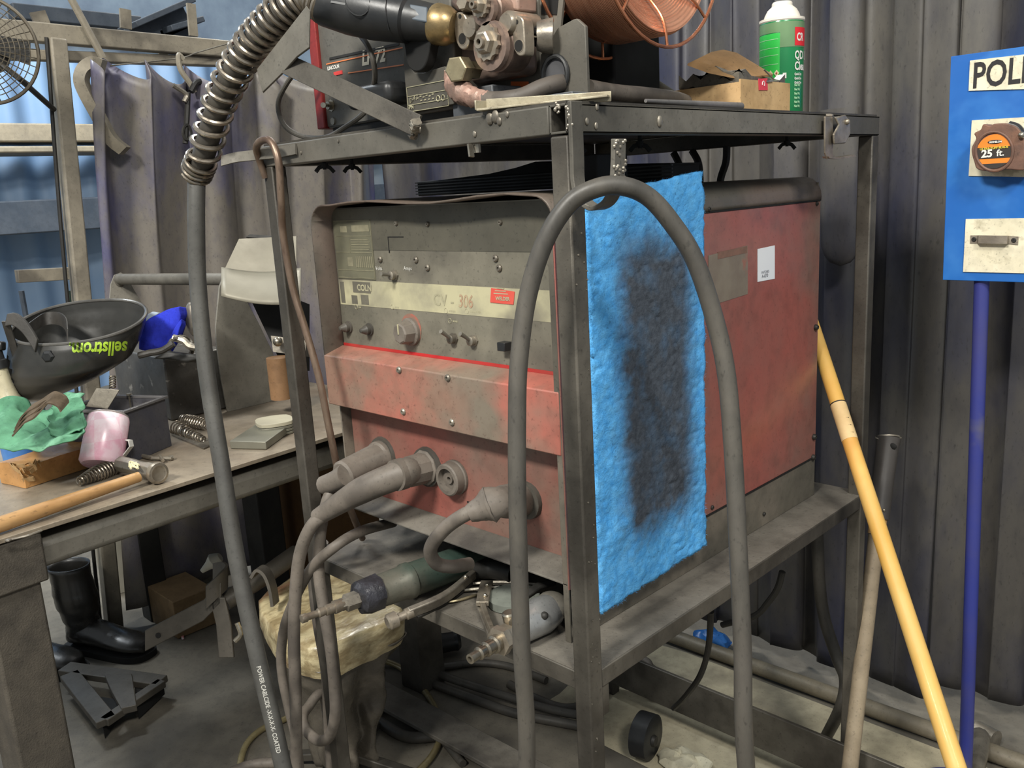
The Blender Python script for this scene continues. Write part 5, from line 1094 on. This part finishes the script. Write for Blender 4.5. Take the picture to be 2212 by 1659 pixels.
q = A(405, 1335, z=0); fbox(q+V((.02, -.02, 0)), .2, .14, .13, cdk, 'cardboard_box', 'low brown cardboard box on the floor under the workbench behind the clamp frame', 'box')
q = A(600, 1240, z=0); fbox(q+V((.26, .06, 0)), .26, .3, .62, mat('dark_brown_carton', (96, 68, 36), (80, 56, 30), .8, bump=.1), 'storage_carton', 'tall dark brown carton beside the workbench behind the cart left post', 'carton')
q = A(430, 1265, z=0); g = G(); g.obox(q+V((0, 0, .3)), V((.0, .28, 0)), V((.01, 0, 0)), V((0, 0, .6))); tag(g.build('leaning_sheet', steel_hi, bevel=.001), 'grey steel sheet standing behind the low box under the workbench', 'sheet')
q = A(455, 1220, t=2.25)
g = G(); g.tube([A(436, 1234, t=2.3), A(450, 1222, t=2.3), A(462, 1212, t=2.3), A(476, 1203, t=2.3)], .012, 10, rs=[.006, .012, .022, .012]); sc_ = g.build('plastic_scoop', mat('pale_plastic', (190, 186, 172), bump=0)); tag(sc_, 'small pale plastic scoop above the low box under the workbench', 'scoop')
# white machine parts glimpsed behind
q = A(268, 1265, z=0); g = G(); g.lathe(q+V((0, 0, .002)), (0, 0, 1), [(0, .07), (.22, .085), (.22, .078), (.02, .06)], 24); tag(g.build('pale_bucket', mat('pale_bucket_plastic', (150, 146, 134), (132, 128, 116), .5, bump=0)), 'pale bucket on the floor behind the boots', 'bucket')
# clamp frame
cf = thing('steel_clamp', 'grey flat-bar clamp with a curved band lying in front of the workbench legs', 'clamp', A(400, 1400, z=0))
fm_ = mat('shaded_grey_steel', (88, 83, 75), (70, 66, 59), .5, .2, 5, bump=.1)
tq = 2.0
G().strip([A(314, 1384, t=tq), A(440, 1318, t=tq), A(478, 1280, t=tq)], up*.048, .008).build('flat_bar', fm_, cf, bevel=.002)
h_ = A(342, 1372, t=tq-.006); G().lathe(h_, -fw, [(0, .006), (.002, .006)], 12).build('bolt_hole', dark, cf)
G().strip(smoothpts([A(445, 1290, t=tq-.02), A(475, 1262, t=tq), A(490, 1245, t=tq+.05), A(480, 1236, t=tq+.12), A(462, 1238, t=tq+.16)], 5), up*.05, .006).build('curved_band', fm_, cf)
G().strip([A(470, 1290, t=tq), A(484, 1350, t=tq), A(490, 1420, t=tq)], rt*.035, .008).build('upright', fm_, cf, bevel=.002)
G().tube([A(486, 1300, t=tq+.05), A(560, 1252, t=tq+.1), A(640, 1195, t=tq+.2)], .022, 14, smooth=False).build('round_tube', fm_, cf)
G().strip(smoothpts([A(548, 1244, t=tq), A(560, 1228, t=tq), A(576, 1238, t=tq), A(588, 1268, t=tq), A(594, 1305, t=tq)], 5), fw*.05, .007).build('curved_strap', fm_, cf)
G().tube([A(512, 1345, t=tq-.02), A(520, 1370, t=tq-.02), A(508, 1385, t=tq-.02)], .006, 8).build('wire_ring', bright, cf)
# machine base
mb = thing('machine_base', 'low grey steel base with dark triangular holes on the floor beside the bench leg', 'machine base', A(230, 1540, z=0))
for (a, b, w2, h2) in (((140, 1445), (350, 1475), .05, .035), ((150, 1460), (230, 1560), .05, .035), ((225, 1560), (350, 1475), .03, .02)):
    p, q = A(*a, z=.06), A(*b, z=.06); G().bar(p, q, w2, .02, side=(q-p).cross(V((0, 0, 1)))).build('rail', fm_, mb, bevel=.002)
G().prism([A(*q, z=.05) for q in ((288, 1458), (352, 1472), (295, 1524))], (0, 0, -.04)).build('corner_infill', dark, mb); G().prism([A(*q, z=.05) for q in ((205, 1503), (262, 1512), (222, 1566))], (0, 0, -.04)).build('corner_infill', dark, mb)  # black solids stand in for the shade inside the base's triangular holes
G().prism([A(*q, z=.075) for q in ((225, 1455), (285, 1455), (295, 1522), (262, 1530), (240, 1490))], (0, 0, -.02)).build('plate', fm_, mb, bevel=.002)
fbox(A(395, 1378, z=0), .03, .008, .006, mat('red_white_wrapper', (200, 60, 60), (220, 220, 220), .5, 0, 60, bump=0), 'wrapper_scrap', 'tiny red and white scrap on the floor under the clamp frame', 'scrap', -.4, .001)
# ================================================================= WRAPPED STOOL
zt3 = .45; sc3 = A(712, 1300, z=zt3)
stl = thing('wrapped_stool', 'stool with tan padded seat wrapped in clear plastic under the cart left corner', 'stool', V((sc3.x, sc3.y, 0)))
tanp = mat('tan_seat_under_plastic', (196, 182, 144), (156, 138, 102), .34, 0, 34, (.42, .6), bump=1.0, bscale=70, c3=(136, 96, 72), s3=9, f3=(.56, .68), spec=.7, coat=.15, stretch=(1, .45, 1))
tp_ = [A(*q, z=zt3) for q in ((556, 1296), (600, 1262), (650, 1232), (712, 1212), (765, 1232), (820, 1262), (872, 1308), (850, 1335), (790, 1362), (700, 1398), (620, 1385), (575, 1345))]
P = smoothpts(tp_, 4, closed=True); cen = sum(P, V())/len(P)
def seat(u, v):
    i = u*len(P); a = P[int(i) % len(P)]; b = P[(int(i)+1) % len(P)]; e = a.lerp(b, i-int(i))
    if v < .35: q = cen.lerp(e, v/.35*.94); q = q+V((0, 0, .008*(1-(v/.35)**2)))
    elif v < .5: q = cen.lerp(e, .94+.06*math.sin((v-.35)/.15*math.pi/2))+V((0, 0, -.02*(1-math.cos((v-.35)/.15*math.pi/2))))
    else: q = cen.lerp(e, 1-.05*((v-.5)/.5)**2)+V((0, 0, -.02-.06*(v-.5)/.5))
    return q+V((mn.noise(q*26), mn.noise(q*26+V((4, 0, 0))), mn.noise(q*40+V((0, 4, 0)))))*.005
g = G(); g.sheet(seat, 72, 34, wrap=True); bmesh.ops.remove_doubles(g.bm, verts=g.bm.verts, dist=.0005); g.build('seat', tanp, stl, ang=80)
film = mat('grimy_plastic_wrap', (92, 86, 76), (72, 67, 60), .25, 0, 12, bump=.8, bscale=40, spec=.8, c3=(120, 112, 100), s3=9, f3=(.55, .7))
def drape(u, v):
    i = u*len(P); a = P[int(i) % len(P)]; b = P[(int(i)+1) % len(P)]; e = a.lerp(b, i-int(i))
    k = 1-.72*v**.8; q = cen.lerp(e, k*.97); q = V((q.x, q.y, zt3-.06-.36*v))
    fld = .03*v*math.sin(u*2*math.pi*7+v*3); d = (q-cen); d.z = 0
    if d.length > .001: q += d.normalized()*fld
    return q+V((mn.noise(q*18), mn.noise(q*18+V((4, 0, 0))), 0))*.016
G().sheet(drape, 90, 30, wrap=True).build('plastic_wrap', film, stl, solid=.002, ang=100)
G().lathe(V((sc3.x, sc3.y, 0)), (0, 0, 1), [(0, .03), (zt3-.1, .03)], 16).build('pedestal', steel, stl)
for k in range(4):
    d = V((math.cos(k*1.571+.5), math.sin(k*1.571+.5), 0)); c = V((sc3.x, sc3.y, 0)); G().bar(c+V((0, 0, .05)), c+d*.17+V((0, 0, .015)), .025, .02).build('foot', steel, stl, bevel=.003)
# ================================================================= TOOLS ON THE SHELF
Zt = lambda x_, y_, h=.0: A(x_, y_, z=ZS+h)
grd = thing('air_grinder', 'dark green cylindrical air grinder with taped end on the cart shelf under the welder', 'grinder', Zt(900, 1260))
ga, gb = A(1020, 1205, z=ZS+.032), A(800, 1284, z=ZS+.034); gx = gb-ga; GL = gx.length
gm = mat('dark_green_grimy_tool', (62, 80, 72), (78, 84, 74), .4, .3, 7, bump=.15, c3=(94, 92, 82), s3=5)
G().lathe(ga, gx, [(-.03, .02), (0, .027), (GL*.62, .028), (GL*.63, .030), (GL*.68, .030), (GL*.70, .0275), (GL*.93, .026), (GL*.95, .02)], 28).build('body', gm, grd)
tpm = mat('shiny_black_tape', (36, 36, 40), (54, 54, 60), .22, 0, 30, bump=.8, bscale=120, spec=.7)
G().lathe(ga, gx, [(GL*.92, .022), (GL*.93, .028), (GL*1.02, .029), (GL*1.10, .026), (GL*1.12, .018)], 24).jitter(.0022).build('tape_wrap', tpm, grd)
G().lathe(ga, gx, [(GL*1.1, .014), (GL*1.22, .014), (GL*1.23, .010), (GL*1.26, .010)], 6).build('hex_fitting', midmet, grd, ang=25)
tipv = A(672, 1311, y=gb.y-.10)-(ga+gx*1.24)
G().lathe(ga+gx*1.24, gx, [(0, .009), (.012, .0105), (.016, .0105), (.017, .008), (.03, .0085), (.031, .0065), (.042, .0075), (.044, .0055), (.06, .0055), (.062, .0068), (.070, .0068), (.071, .003)], 16).build('air_plug', castm, grd)
# locking pliers
pk = thing('locking_pliers', 'long handled locking pliers with round adjusting knob sticking out over the shelf front', 'pliers', Zt(940, 1290))
a, b, c = Zt(1024, 1240, .02), Zt(960, 1290, .022), Zt(882, 1325, .016)
G().strip(smoothpts([a, b, c], 6), V((.006, -.004, .018)), .010).build('handle', midmet, pk, bevel=.002)
G().strip(smoothpts([Zt(1030, 1250, .008), Zt(970, 1296, .006), Zt(900, 1332, .006)], 6), V((.004, -.002, .006)), .008).build('lower_handle', blacks, pk, bevel=.001)
kx = (c-b).normalized(); G().lathe(c-kx*.006, kx, [(0, .009), (.010, .009), (.012, .0065), (.026, .0065), (.027, .0125), (.040, .0125), (.043, .009), (.0425, .003)], 18).build('adjusting_knob', castm, pk)
G().ball(Zt(1006, 1246, .03), .004, seg=8).build('rivet', bright, pk)
# upright clamp pliers
p2_ = thing('clamp_pliers', 'pair of steel clamp pliers with curved handles lying toward the shelf front', 'pliers', Zt(1050, 1330))
cm_ = [(1052, 1258), (1046, 1280), (1042, 1305), (1050, 1330), (1062, 1360), (1072, 1385)]
G().strip(smoothpts([Zt(x_, y_, .018) for x_, y_ in cm_[:3]], 5), rt*.02, .008).build('jaw', castm, p2_, bevel=.001)
G().strip(smoothpts([Zt(x_, y_, .016) for x_, y_ in cm_[2:]], 5), rt*.008, .01).build('handle', castm, p2_, bevel=.001)
G().strip(smoothpts([Zt(x_-8, y_+4, .008) for x_, y_ in cm_[1:]], 5), rt*.006, .008).build('handle', midmet, p2_, bevel=.001)
for q in ((1052, 1264), (1048, 1286)): G().ball(Zt(*q, .024), .0035, seg=8).build('rivet', bright, p2_)
# small wrench and wires
g = G(); g.strip(smoothpts([Zt(925, 1308, .003), Zt(950, 1300, .004), Zt(985, 1298, .004), Zt(1030, 1285, .004)], 4), V((0, -.014, .004)), .004); tag(g.build('flat_wrench', mat('brassy_dull_metal', (176, 164, 132)), bevel=.001), 'dull brass coloured flat wrench on the shelf between the two pliers', 'wrench')
for i, (a, b) in enumerate((((1000, 1262), (1160, 1262)), ((990, 1276), (1180, 1268)))):
    p, q = Zt(*a, .006), Zt(*b, .006+.004*i); tag(G().tube([p, p.lerp(q, .5)+V((0, 0, .004)), q], .0028, 6).build('filler_rod', bright if i else midmet), ['thin steel rod lying across the shelf behind the pliers, farther one', 'thin bright steel rod lying across the shelf behind the pliers, nearer one'][i], 'rod')
tag(G().tube([Zt(1010, 1235, .02), Zt(1060, 1228, .02), Zt(1110, 1240, .02)], .017, 12).build('air_hose_end', blacks), 'black hose end on the shelf behind the pliers', 'hose')
tag(G().lathe(Zt(1110, 1300, .002), (0, 0, 1), [(0, .042), (.012, .042), (.014, .036)], 28).build('grinding_disc', mat('pale_grey_disc', (120, 124, 116), (104, 108, 100), .6, bump=.2)), 'pale grey disc lying flat on the shelf behind the silver air tool', 'disc')
# silver air tool
at_ = thing('air_drill', 'silver air tool with brass hose fittings hanging over the shelf front corner', 'air tool', Zt(1150, 1350))
silv = mat('silver_paint', (178, 178, 176), (150, 150, 148), .28, .6, 10, bump=.1)
a, b = Zt(1188, 1318, .028), A(1100, 1372, z=ZS+.03); ax_ = b-a; AL = ax_.length
G().lathe(a-ax_*.12, ax_, [(0, .014), (.01, .025), (AL*.35, .028), (AL*.9, .022), (AL, .017)], 26).build('body', silv, at_)
G().ball(a-ax_*.05+V((0, 0, .004)), .025, (1.1, 1, .9), 16).build('head', steel_hi, at_)
h = bvh([at_.children[0]]).ray_cast(CAM, (Zt(1176, 1330, .03)-CAM).normalized())
if h[0]: G().ball(h[0], .006, (1, 1, 1), 12).build('button', blacks, at_)
G().lathe(b, ax_, [(-.006, .014), (.0, .018), (.012, .018), (.013, .021), (.024, .021), (.025, .015)], 6).build('hex_collar', castm, at_, ang=25)
G().lathe(b+ax_.normalized()*.024, ax_, [(0, .012), (.010, .013), (.012, .010), (.026, .011), (.028, .008), (.04, .0095), (.042, .0065), (.058, .007), (.0585, .004), (.05, .003)], 18).build('air_plug', bright, at_)
G().lathe(b+V((-.008, .012, .012)), (0, -.2, 1), [(0, .010), (.016, .010), (.018, .007)], 10).build('valve', bright, at_)
g = G(); g.strip([Zt(1130, 1290, .04), Zt(1160, 1270, .045), Zt(1195, 1262, .045)], V((.012, .0, .014)), .012); tag(g.build('throttle_bar', blacks, bevel=.003), 'dark square bar lying behind the silver air tool', 'bar')
# ================================================================= FLOOR HOSES
Z0 = lambda x_, y_, h=.012: A(x_, y_, z=h)
brz = mat('brass_coloured_hose', (150, 138, 100), (124, 112, 80), .3, .2, 12, bump=.05, spec=.6)
def fh(label, pts, r, m=rubber, nm='floor_hose', z=None, grp=None):
    return tag(G().tube([Z0(*p, r*1.05+(z or 0)) if len(p) == 2 else Z0(p[0], p[1], p[2]) for p in pts], r, 12).build(nm, m), label, 'hose', grp)
fh('shiny tan hose curling on the floor under the cart, right loop', [(800, 1418, .03), (862, 1440), (905, 1478), (940, 1530), (952, 1582), (935, 1630), (890, 1680)], .0085, brz)
fh('shiny tan hose curling out behind the thick gun hose at the bottom', [(530, 1720), (518, 1665), (530, 1612), (562, 1578), (610, 1556), (655, 1536)], .0085, brz)
fh('grey hose lying flat on the floor at the bottom left of the cables', [(500, 1668), (545, 1652), (590, 1648), (640, 1650)], .013, rubber2)
fh('dark hose running from under the stool toward the near post', [(872, 1450), (940, 1478), (1020, 1508), (1110, 1540), (1250, 1568)], .0125)
fh('second dark hose lying beside it under the cart', [(880, 1432, .03), (980, 1468, .03), (1080, 1500, .03), (1200, 1535, .03), (1290, 1550, .03)], .0115)
fh('thick dark hose looping on the floor under the cart middle', [(820, 1560), (880, 1592), (960, 1590), (1020, 1608), (1052, 1650), (1040, 1720)], .014)
fh('dark hose arching on the floor left of the near post', [(960, 1440), (1030, 1432), (1100, 1440), (1180, 1470)], .011)
fh('dark hose crossing behind the near post', [(1100, 1478), (1160, 1510), (1230, 1530), (1300, 1500), (1330, 1460)], .012)
fh('dark flat-lying hose under the stool', [(700, 1500), (780, 1540), (850, 1530), (920, 1560), (1000, 1650)], .010)
fh('grey hose curling beyond the near post', [(1370, 1425), (1398, 1430), (1404, 1455), (1392, 1478), (1362, 1476), (1340, 1462)], .012, rubber2)
fh('grey brown hose arching beyond the lower rail', [(1400, 1500), (1440, 1494), (1480, 1500), (1520, 1520), (1545, 1560)], .014, rubber2)
bk = [A(1536, 1320, y=.45), A(1530, 1400, y=.5), A(1512, 1460, y=.55), A(1480, 1505, y=.62), A(1455, 1530, y=.68)]
tag(G().tube(bk, .006, 10).build('black_cable', blacks), 'thin black cable dropping from under the shelf to the lower rail', 'cable')
bk = [A(1690, 1235, y=.8), A(1680, 1270, y=.8), A(1660, 1300, y=.8), A(1630, 1330, y=.8), A(1560, 1350, y=.8)]
tag(G().tube(bk, .007, 10).build('black_cable', blacks), 'short black cable curving below the shelf near the back', 'cable')
bk = [A(1765, 1150, y=.96), A(1770, 1260, y=.96), A(1782, 1340, y=.96), A(1808, 1420, y=.95), A(1826, 1470, y=.93), A(1815, 1530, y=.9), A(1780, 1600, z=.03), A(1745, 1670, z=.02)]
tag(G().tube(bk, .0135, 12).build('air_hose', rubber), 'dark hose hanging behind the cart and bending down to the floor', 'hose')
for nm_, pts in (('black cable hanging under the cart top above the blue pad, left one', ((1455, 330), (1465, 350), (1470, 372))), ('black cable hanging under the cart top above the blue pad, middle one', ((1495, 325), (1508, 350), (1512, 385))), ('black cable hanging under the cart top, right one behind the welder', ((1570, 315), (1568, 350), (1556, 392)))):
    tag(G().tube([A(*p, y=.87) for p in pts]+[A(pts[-1][0], pts[-1][1]+60, y=.86)], .008, 8).build('hanging_cable', blacks), nm_, 'cable')
bb_ = A(1555, 1402, z=.0); g = G(); g.ball(bb_+V((-.02, .0, .02)), .05, (1.2, .6, .5), 20)
for v in g.bm.verts: v.co += V((mn.noise(v.co*40), mn.noise(v.co*40+V((3, 0, 0))), mn.noise(v.co*40+V((0, 3, 0)))))*.02; v.co.z = max(.001, v.co.z)
tag(g.build('blue_plastic_bag', mat('blue_plastic', (46, 104, 176), (60, 126, 196), .4, bump=.1)), 'crumpled blue plastic on the floor behind the pipe', 'plastic bag')
fbox(A(768, 1640, z=0), .045, .03, .004, white, 'paper_scrap', 'small white scrap of paper on the floor between the hoses', 'paper', .5, .001)
q = A(1375, 1625, z=0); g = G(); g.lathe(V((q.x, q.y, .055)), (1, .2, 0), [(0, .045), (.005, .055), (.045, .055), (.05, .045)], 26); o = thing('floor_reel', 'black rounded reel on the floor below the lower rail', 'reel', (q.x, q.y, 0)); g.build('drum', plasblk, o); G().lathe(V((q.x+.05, q.y, .055)), (1, .2, 0), [(0, .015), (.008, .012)], 14).build('hub', blacks, o)
q = A(1480, 1655, z=0); g = G(); g.ball(q+V((0, .0, .012)), .05, (1.3, .9, .3), 20)
for v in g.bm.verts: v.co += V((mn.noise(v.co*40), mn.noise(v.co*40+V((3, 0, 0))), mn.noise(v.co*40+V((0, 3, 0)))))*.016; v.co.z = max(.001, v.co.z)
tag(g.build('white_rag', mat('off_white_rag', (200, 194, 170), (180, 172, 148), .8, bump=.3)), 'off white rag on the floor below the lower rail', 'rag')
q = A(925, 1412, z=.0); pg = thing('black_hand_tool', 'black grimy hand tool lying under the cart shelf', 'hand tool', q); a, b = A(880, 1402, z=.04), A(980, 1385, z=.04)
G().tube([a, a.lerp(b, .5), b], .03, 14, rs=[.026, .032, .028]).build('grip', blacks, pg); G().lathe(b, b-a, [(0, .028), (.01, .03), (.02, .022)], 12).build('end_cap', plasblk, pg)
# ================================================================= RIGHT SIDE
YB = 1.0
bd = thing('tool_board', 'blue painted tool board with a POLI sign standing on a blue pole', 'tool board', A(2110, 1640, y=YB))
blu_b = mat('bright_blue_board_paint', (34, 98, 172), (28, 90, 164), .4, 0, 4, bump=.04, c3=(48, 110, 180), s3=6)
Bd = lambda x_, y_, d=0: A(x_, y_, y=YB-d)
P = [Bd(2036, 605), Bd(2300, 612), Bd(2300, 88), Bd(2054, 122)]
zb, ztp = (P[0].z+P[1].z)/2, (P[2].z+P[3].z)/2
x0 = (P[0].x+P[3].x)/2
G().hexa([V((P[0].x, YB, P[0].z)), V((P[1].x+.1, YB, P[0].z)), V((P[1].x+.1, YB+.012, P[0].z)), V((P[0].x, YB+.012, P[0].z)), V((P[3].x, YB, P[3].z)), V((P[1].x+.1, YB, P[3].z)), V((P[1].x+.1, YB+.012, P[3].z)), V((P[3].x, YB+.012, P[3].z))]).build('board', blu_b, bd, bevel=.001)
creamp = mat('scuffed_cream_plate', (220, 212, 186), (206, 198, 170), .6, 0, 12, bump=.1, c3=(184, 176, 150), s3=30, f3=(.6, .7))
def plate_(pts, nm): return quad([Bd(*q, .0005) for q in pts], creamp, bd, nm, n=(0, -1, 0), th=.002)
plate_(((2093, 196), (2300, 190), (2300, 108), (2096, 131)), 'sign_plate'); plate_(((2093, 380), (2300, 384), (2300, 248), (2100, 260)), 'holder_plate'); p3_ = plate_(((2081, 587), (2300, 592), (2300, 470), (2087, 473)), 'holder_plate')
o_ = Bd(2099, 190, .003); zt_ = Bd(2102, 134, .003).z
text('POLI', o_, (1, 0, 0), (0, 0, 1), (zt_-o_.z)*1.38, mat('black_sign_print', (36, 34, 34), bump=0), bd, bold=.0012, wide=.70)
# metal strap holder
g = G(); st_ = [Bd(2096, 517, .003), Bd(2112, 517, .003), Bd(2114, 517, .013), Bd(2176, 518, .013), Bd(2178, 518, .003), Bd(2200, 520, .003)]
G().strip(st_, V((0, 0, .015)), .002).build('strap_holder', castm, bd, bevel=.0005)
for q in ((2104, 517), (2190, 519)): g = G(); screw(g, Bd(*q, .004), (0, -1, 0), .0045, .002); g.build('screw', blacks, bd)
# pole, bowl of the frame
polem = mat('blue_enamel_pole', (46, 54, 124), (60, 62, 112), .4, 0, 4, bump=.05, c3=(92, 90, 94), s3=5, f3=(.56, .7))
a, b = Bd(2121, 600, -.02), Bd(2086, 1640, -.02); b2 = b+(b-a)*((b.z-.001)/(a.z-b.z))
pl_ = G().tube([a, b2], .0135, 18, smooth=False).build('pole', polem, bd)
G().lathe(V((b2.x, b2.y, 0)), (0, 0, 1), [(0, .12), (.006, .12), (.01, .03), (.03, .018)], 32).build('base_plate', polem, bd)
# tape measure
tm_ = thing('tape_measure', 'worn brown 25 ft. tape measure clipped to the blue board', 'tape measure', Bd(2155, 372, .04))
brn = mat('rusty_brown_rubber', (112, 82, 68), (88, 66, 56), .6, .1, 16, bump=.3, c3=(132, 94, 72), s3=10)
Y1 = .045
out_ = [(2098, 322), (2108, 300), (2104, 288), (2118, 280), (2124, 268), (2138, 272), (2146, 268), (2165, 266), (2180, 268), (2198, 276), (2212, 300), (2214, 330), (2222, 360), (2210, 368), (2170, 366), (2140, 370), (2112, 366), (2104, 350)]
G().prism(smoothpts([Bd(*q, Y1) for q in out_], 4, closed=True), (0, Y1-.004, 0)).build('case', brn, tm_, bevel=.003, seg=3)
G().tube([Bd(2148+40*math.cos(k*math.pi/16), 327+42*math.sin(k*math.pi/16), Y1+.0) for k in range(32)], .003, 8, closed=True, smooth=False).build('case_ring', brn, tm_)
cD = Bd(2148, 327, Y1+.001); RD = .030; yd = cD.y
def circ_seg(z0, z1, m, nm, off=.0):
    n = 14; L_ = []; R2 = []
    for k in range(n+1):
        z = z0+(z1-z0)*k/n; x = math.sqrt(max(0, RD*RD-z*z)); L_.append(V((cD.x-x, yd-off, cD.z+z))); R2.append(V((cD.x+x, yd-off, cD.z+z)))
    return G().prism(L_+R2[::-1], (0, .0006, 0)).build(nm, m, tm_, smooth=False)
org_ = mat('orange_dial', (226, 130, 46), (214, 112, 36), .4, bump=0)
circ_seg(-.0298, -.012, org_, 'orange_band'); circ_seg(.007, .0298, org_, 'orange_band'); circ_seg(-.0125, .0075, mat('black_dial_band', (48, 42, 38), bump=0), 'black_band'); circ_seg(-.0298, -.021, mat('black_dial_band', (1, 1, 1)), 'black_band', .0004)
text('25', V((cD.x-.021, yd-.0008, cD.z-.0095)), (1, 0, .03), (0, 0, 1), .0185, white, tm_, bold=.0007); text('ft.', V((cD.x+.004, yd-.0008, cD.z-.0085)), (1, 0, .03), (0, 0, 1), .016, white, tm_, bold=.0003)
text('ULTRA-TUFF BLADE', V((cD.x-.024, yd-.0008, cD.z+.0035)), (1, 0, .03), (0, 0, 1), .0052, mat('yellow_print', (200, 180, 60), bump=0), tm_, bold=.0002)
g = G(); g.ball(V((cD.x, yd-.0006, cD.z+.0165)), .012, (1, .03, .3), 16); q = g.build('oval_badge', mat('black_dial_band', (1, 1, 1)), tm_); text('KOMELON', V((cD.x-.0085, yd-.0016, cD.z+.0148)), (1, 0, 0), (0, 0, 1), .0042, white, tm_, bold=.0002)
G().tube([Bd(2178, 272, Y1-.01), Bd(2195, 278, Y1-.01), Bd(2208, 295, Y1-.01)], .009, 10).build('blade_lock', plasblk, tm_); G().ball(Bd(2207, 292, Y1+.004), .006, seg=10).build('lock_button', bright, tm_)
# wooden handle
wy = mat('varnished_yellow_wood', (212, 172, 98), (204, 156, 72), .5, 0, 6, bump=.08, stretch=(1, 1, .3), coat=.03, c3=(192, 140, 66), s3=5)
a, b = A(1758, 712, t=1.80), A(2066, 1659, t=1.36); d = b-a; b2 = a+d*((a.z-.01)/(a.z-b.z)); a2 = a-d*.12
wh = thing('wooden_tool_handle', 'long varnished yellow wooden tool handle leaning against the back of the cart', 'tool handle', b2)
HN = G().tube([a2, a.lerp(b, .5), b2], .0165, 22, smooth=False, rs=[.0140, .0150, .0158]).build('shaft', wy, wh)
q0 = a.lerp(b, .215); q1 = a.lerp(b, .31)
G().tube([q0, q1], .0153, 22, smooth=False).build('paper_band', mat('pale_worn_label', (206, 178, 130), (190, 160, 112), .6, 0, 14, bump=0), wh)
G().tube([q0-(q1-q0)*.03, q0], .0155, 22, smooth=False).build('ink_line', blacks, wh)
g = G()
for k in range(3):
    c = q0.lerp(q1, .35+.2*k)-fw*.0172; g = G(); g.bar(c, c+(q1-q0).normalized()*.007, .0012, .001); g.bar(c, c+rt*.006, .001, .001); g.build('ink_mark', blacks, wh)
# grip pole
ga_, gb_ = A(1919, 945, y=1.06), A(1897, 1120, y=.99); gc_ = A(1836, 1659, y=.79); dn = gc_-gb_; gE = gb_+dn*((gb_.z-.004)/(gb_.z-gc_.z))
gp = thing('gripped_tool_handle', 'pale wooden tool handle with a black grip and hanging hole leaning against the back curtain', 'tool handle', gE)
G().tube([ga_.lerp(gb_, .9), gb_.lerp(gc_, .5), gE], .0165, 18, smooth=False, rs=[.0165, .0165, .0165]).build('shaft', mat('dusty_pale_wood', (146, 132, 110), (126, 112, 92), .55, 0, 6, bump=.15), gp)
G().tube([gb_.lerp(gc_, .0), gb_.lerp(gc_, .065)], .0182, 18, smooth=False).build('bare_band', mat('bare_tan_wood', (176, 142, 98), (160, 126, 84), .6), gp)
gd_ = (gb_-ga_).normalized()
G().tube([ga_, ga_.lerp(gb_, .12), ga_.lerp(gb_, .5), ga_.lerp(gb_, .9), gb_], .02, 20, smooth=False, rs=[.0262, .0235, .0225, .0225, .0225]).build('grip', rubber2 if False else mat('black_rubber_grip', (74, 70, 67), (62, 59, 56), .4, bump=.08), gp)
G().tube([ga_+(Rh*math.cos(k*math.pi/8)*.026+Fh*math.sin(k*math.pi/8)*.018)*1.0+up*0 for k in range(16)], .0022, 6, closed=True, smooth=False).build('grip_rim', midmet, gp)
G().ball(ga_.lerp(gb_, .1)-fw*.0215, .010, (1.1, .4, .75), 14).build('hanging_hole', dark, gp); G().ball(ga_.lerp(gb_, .88)-fw*.0225, .0042, seg=10).build('rivet', bright, gp)
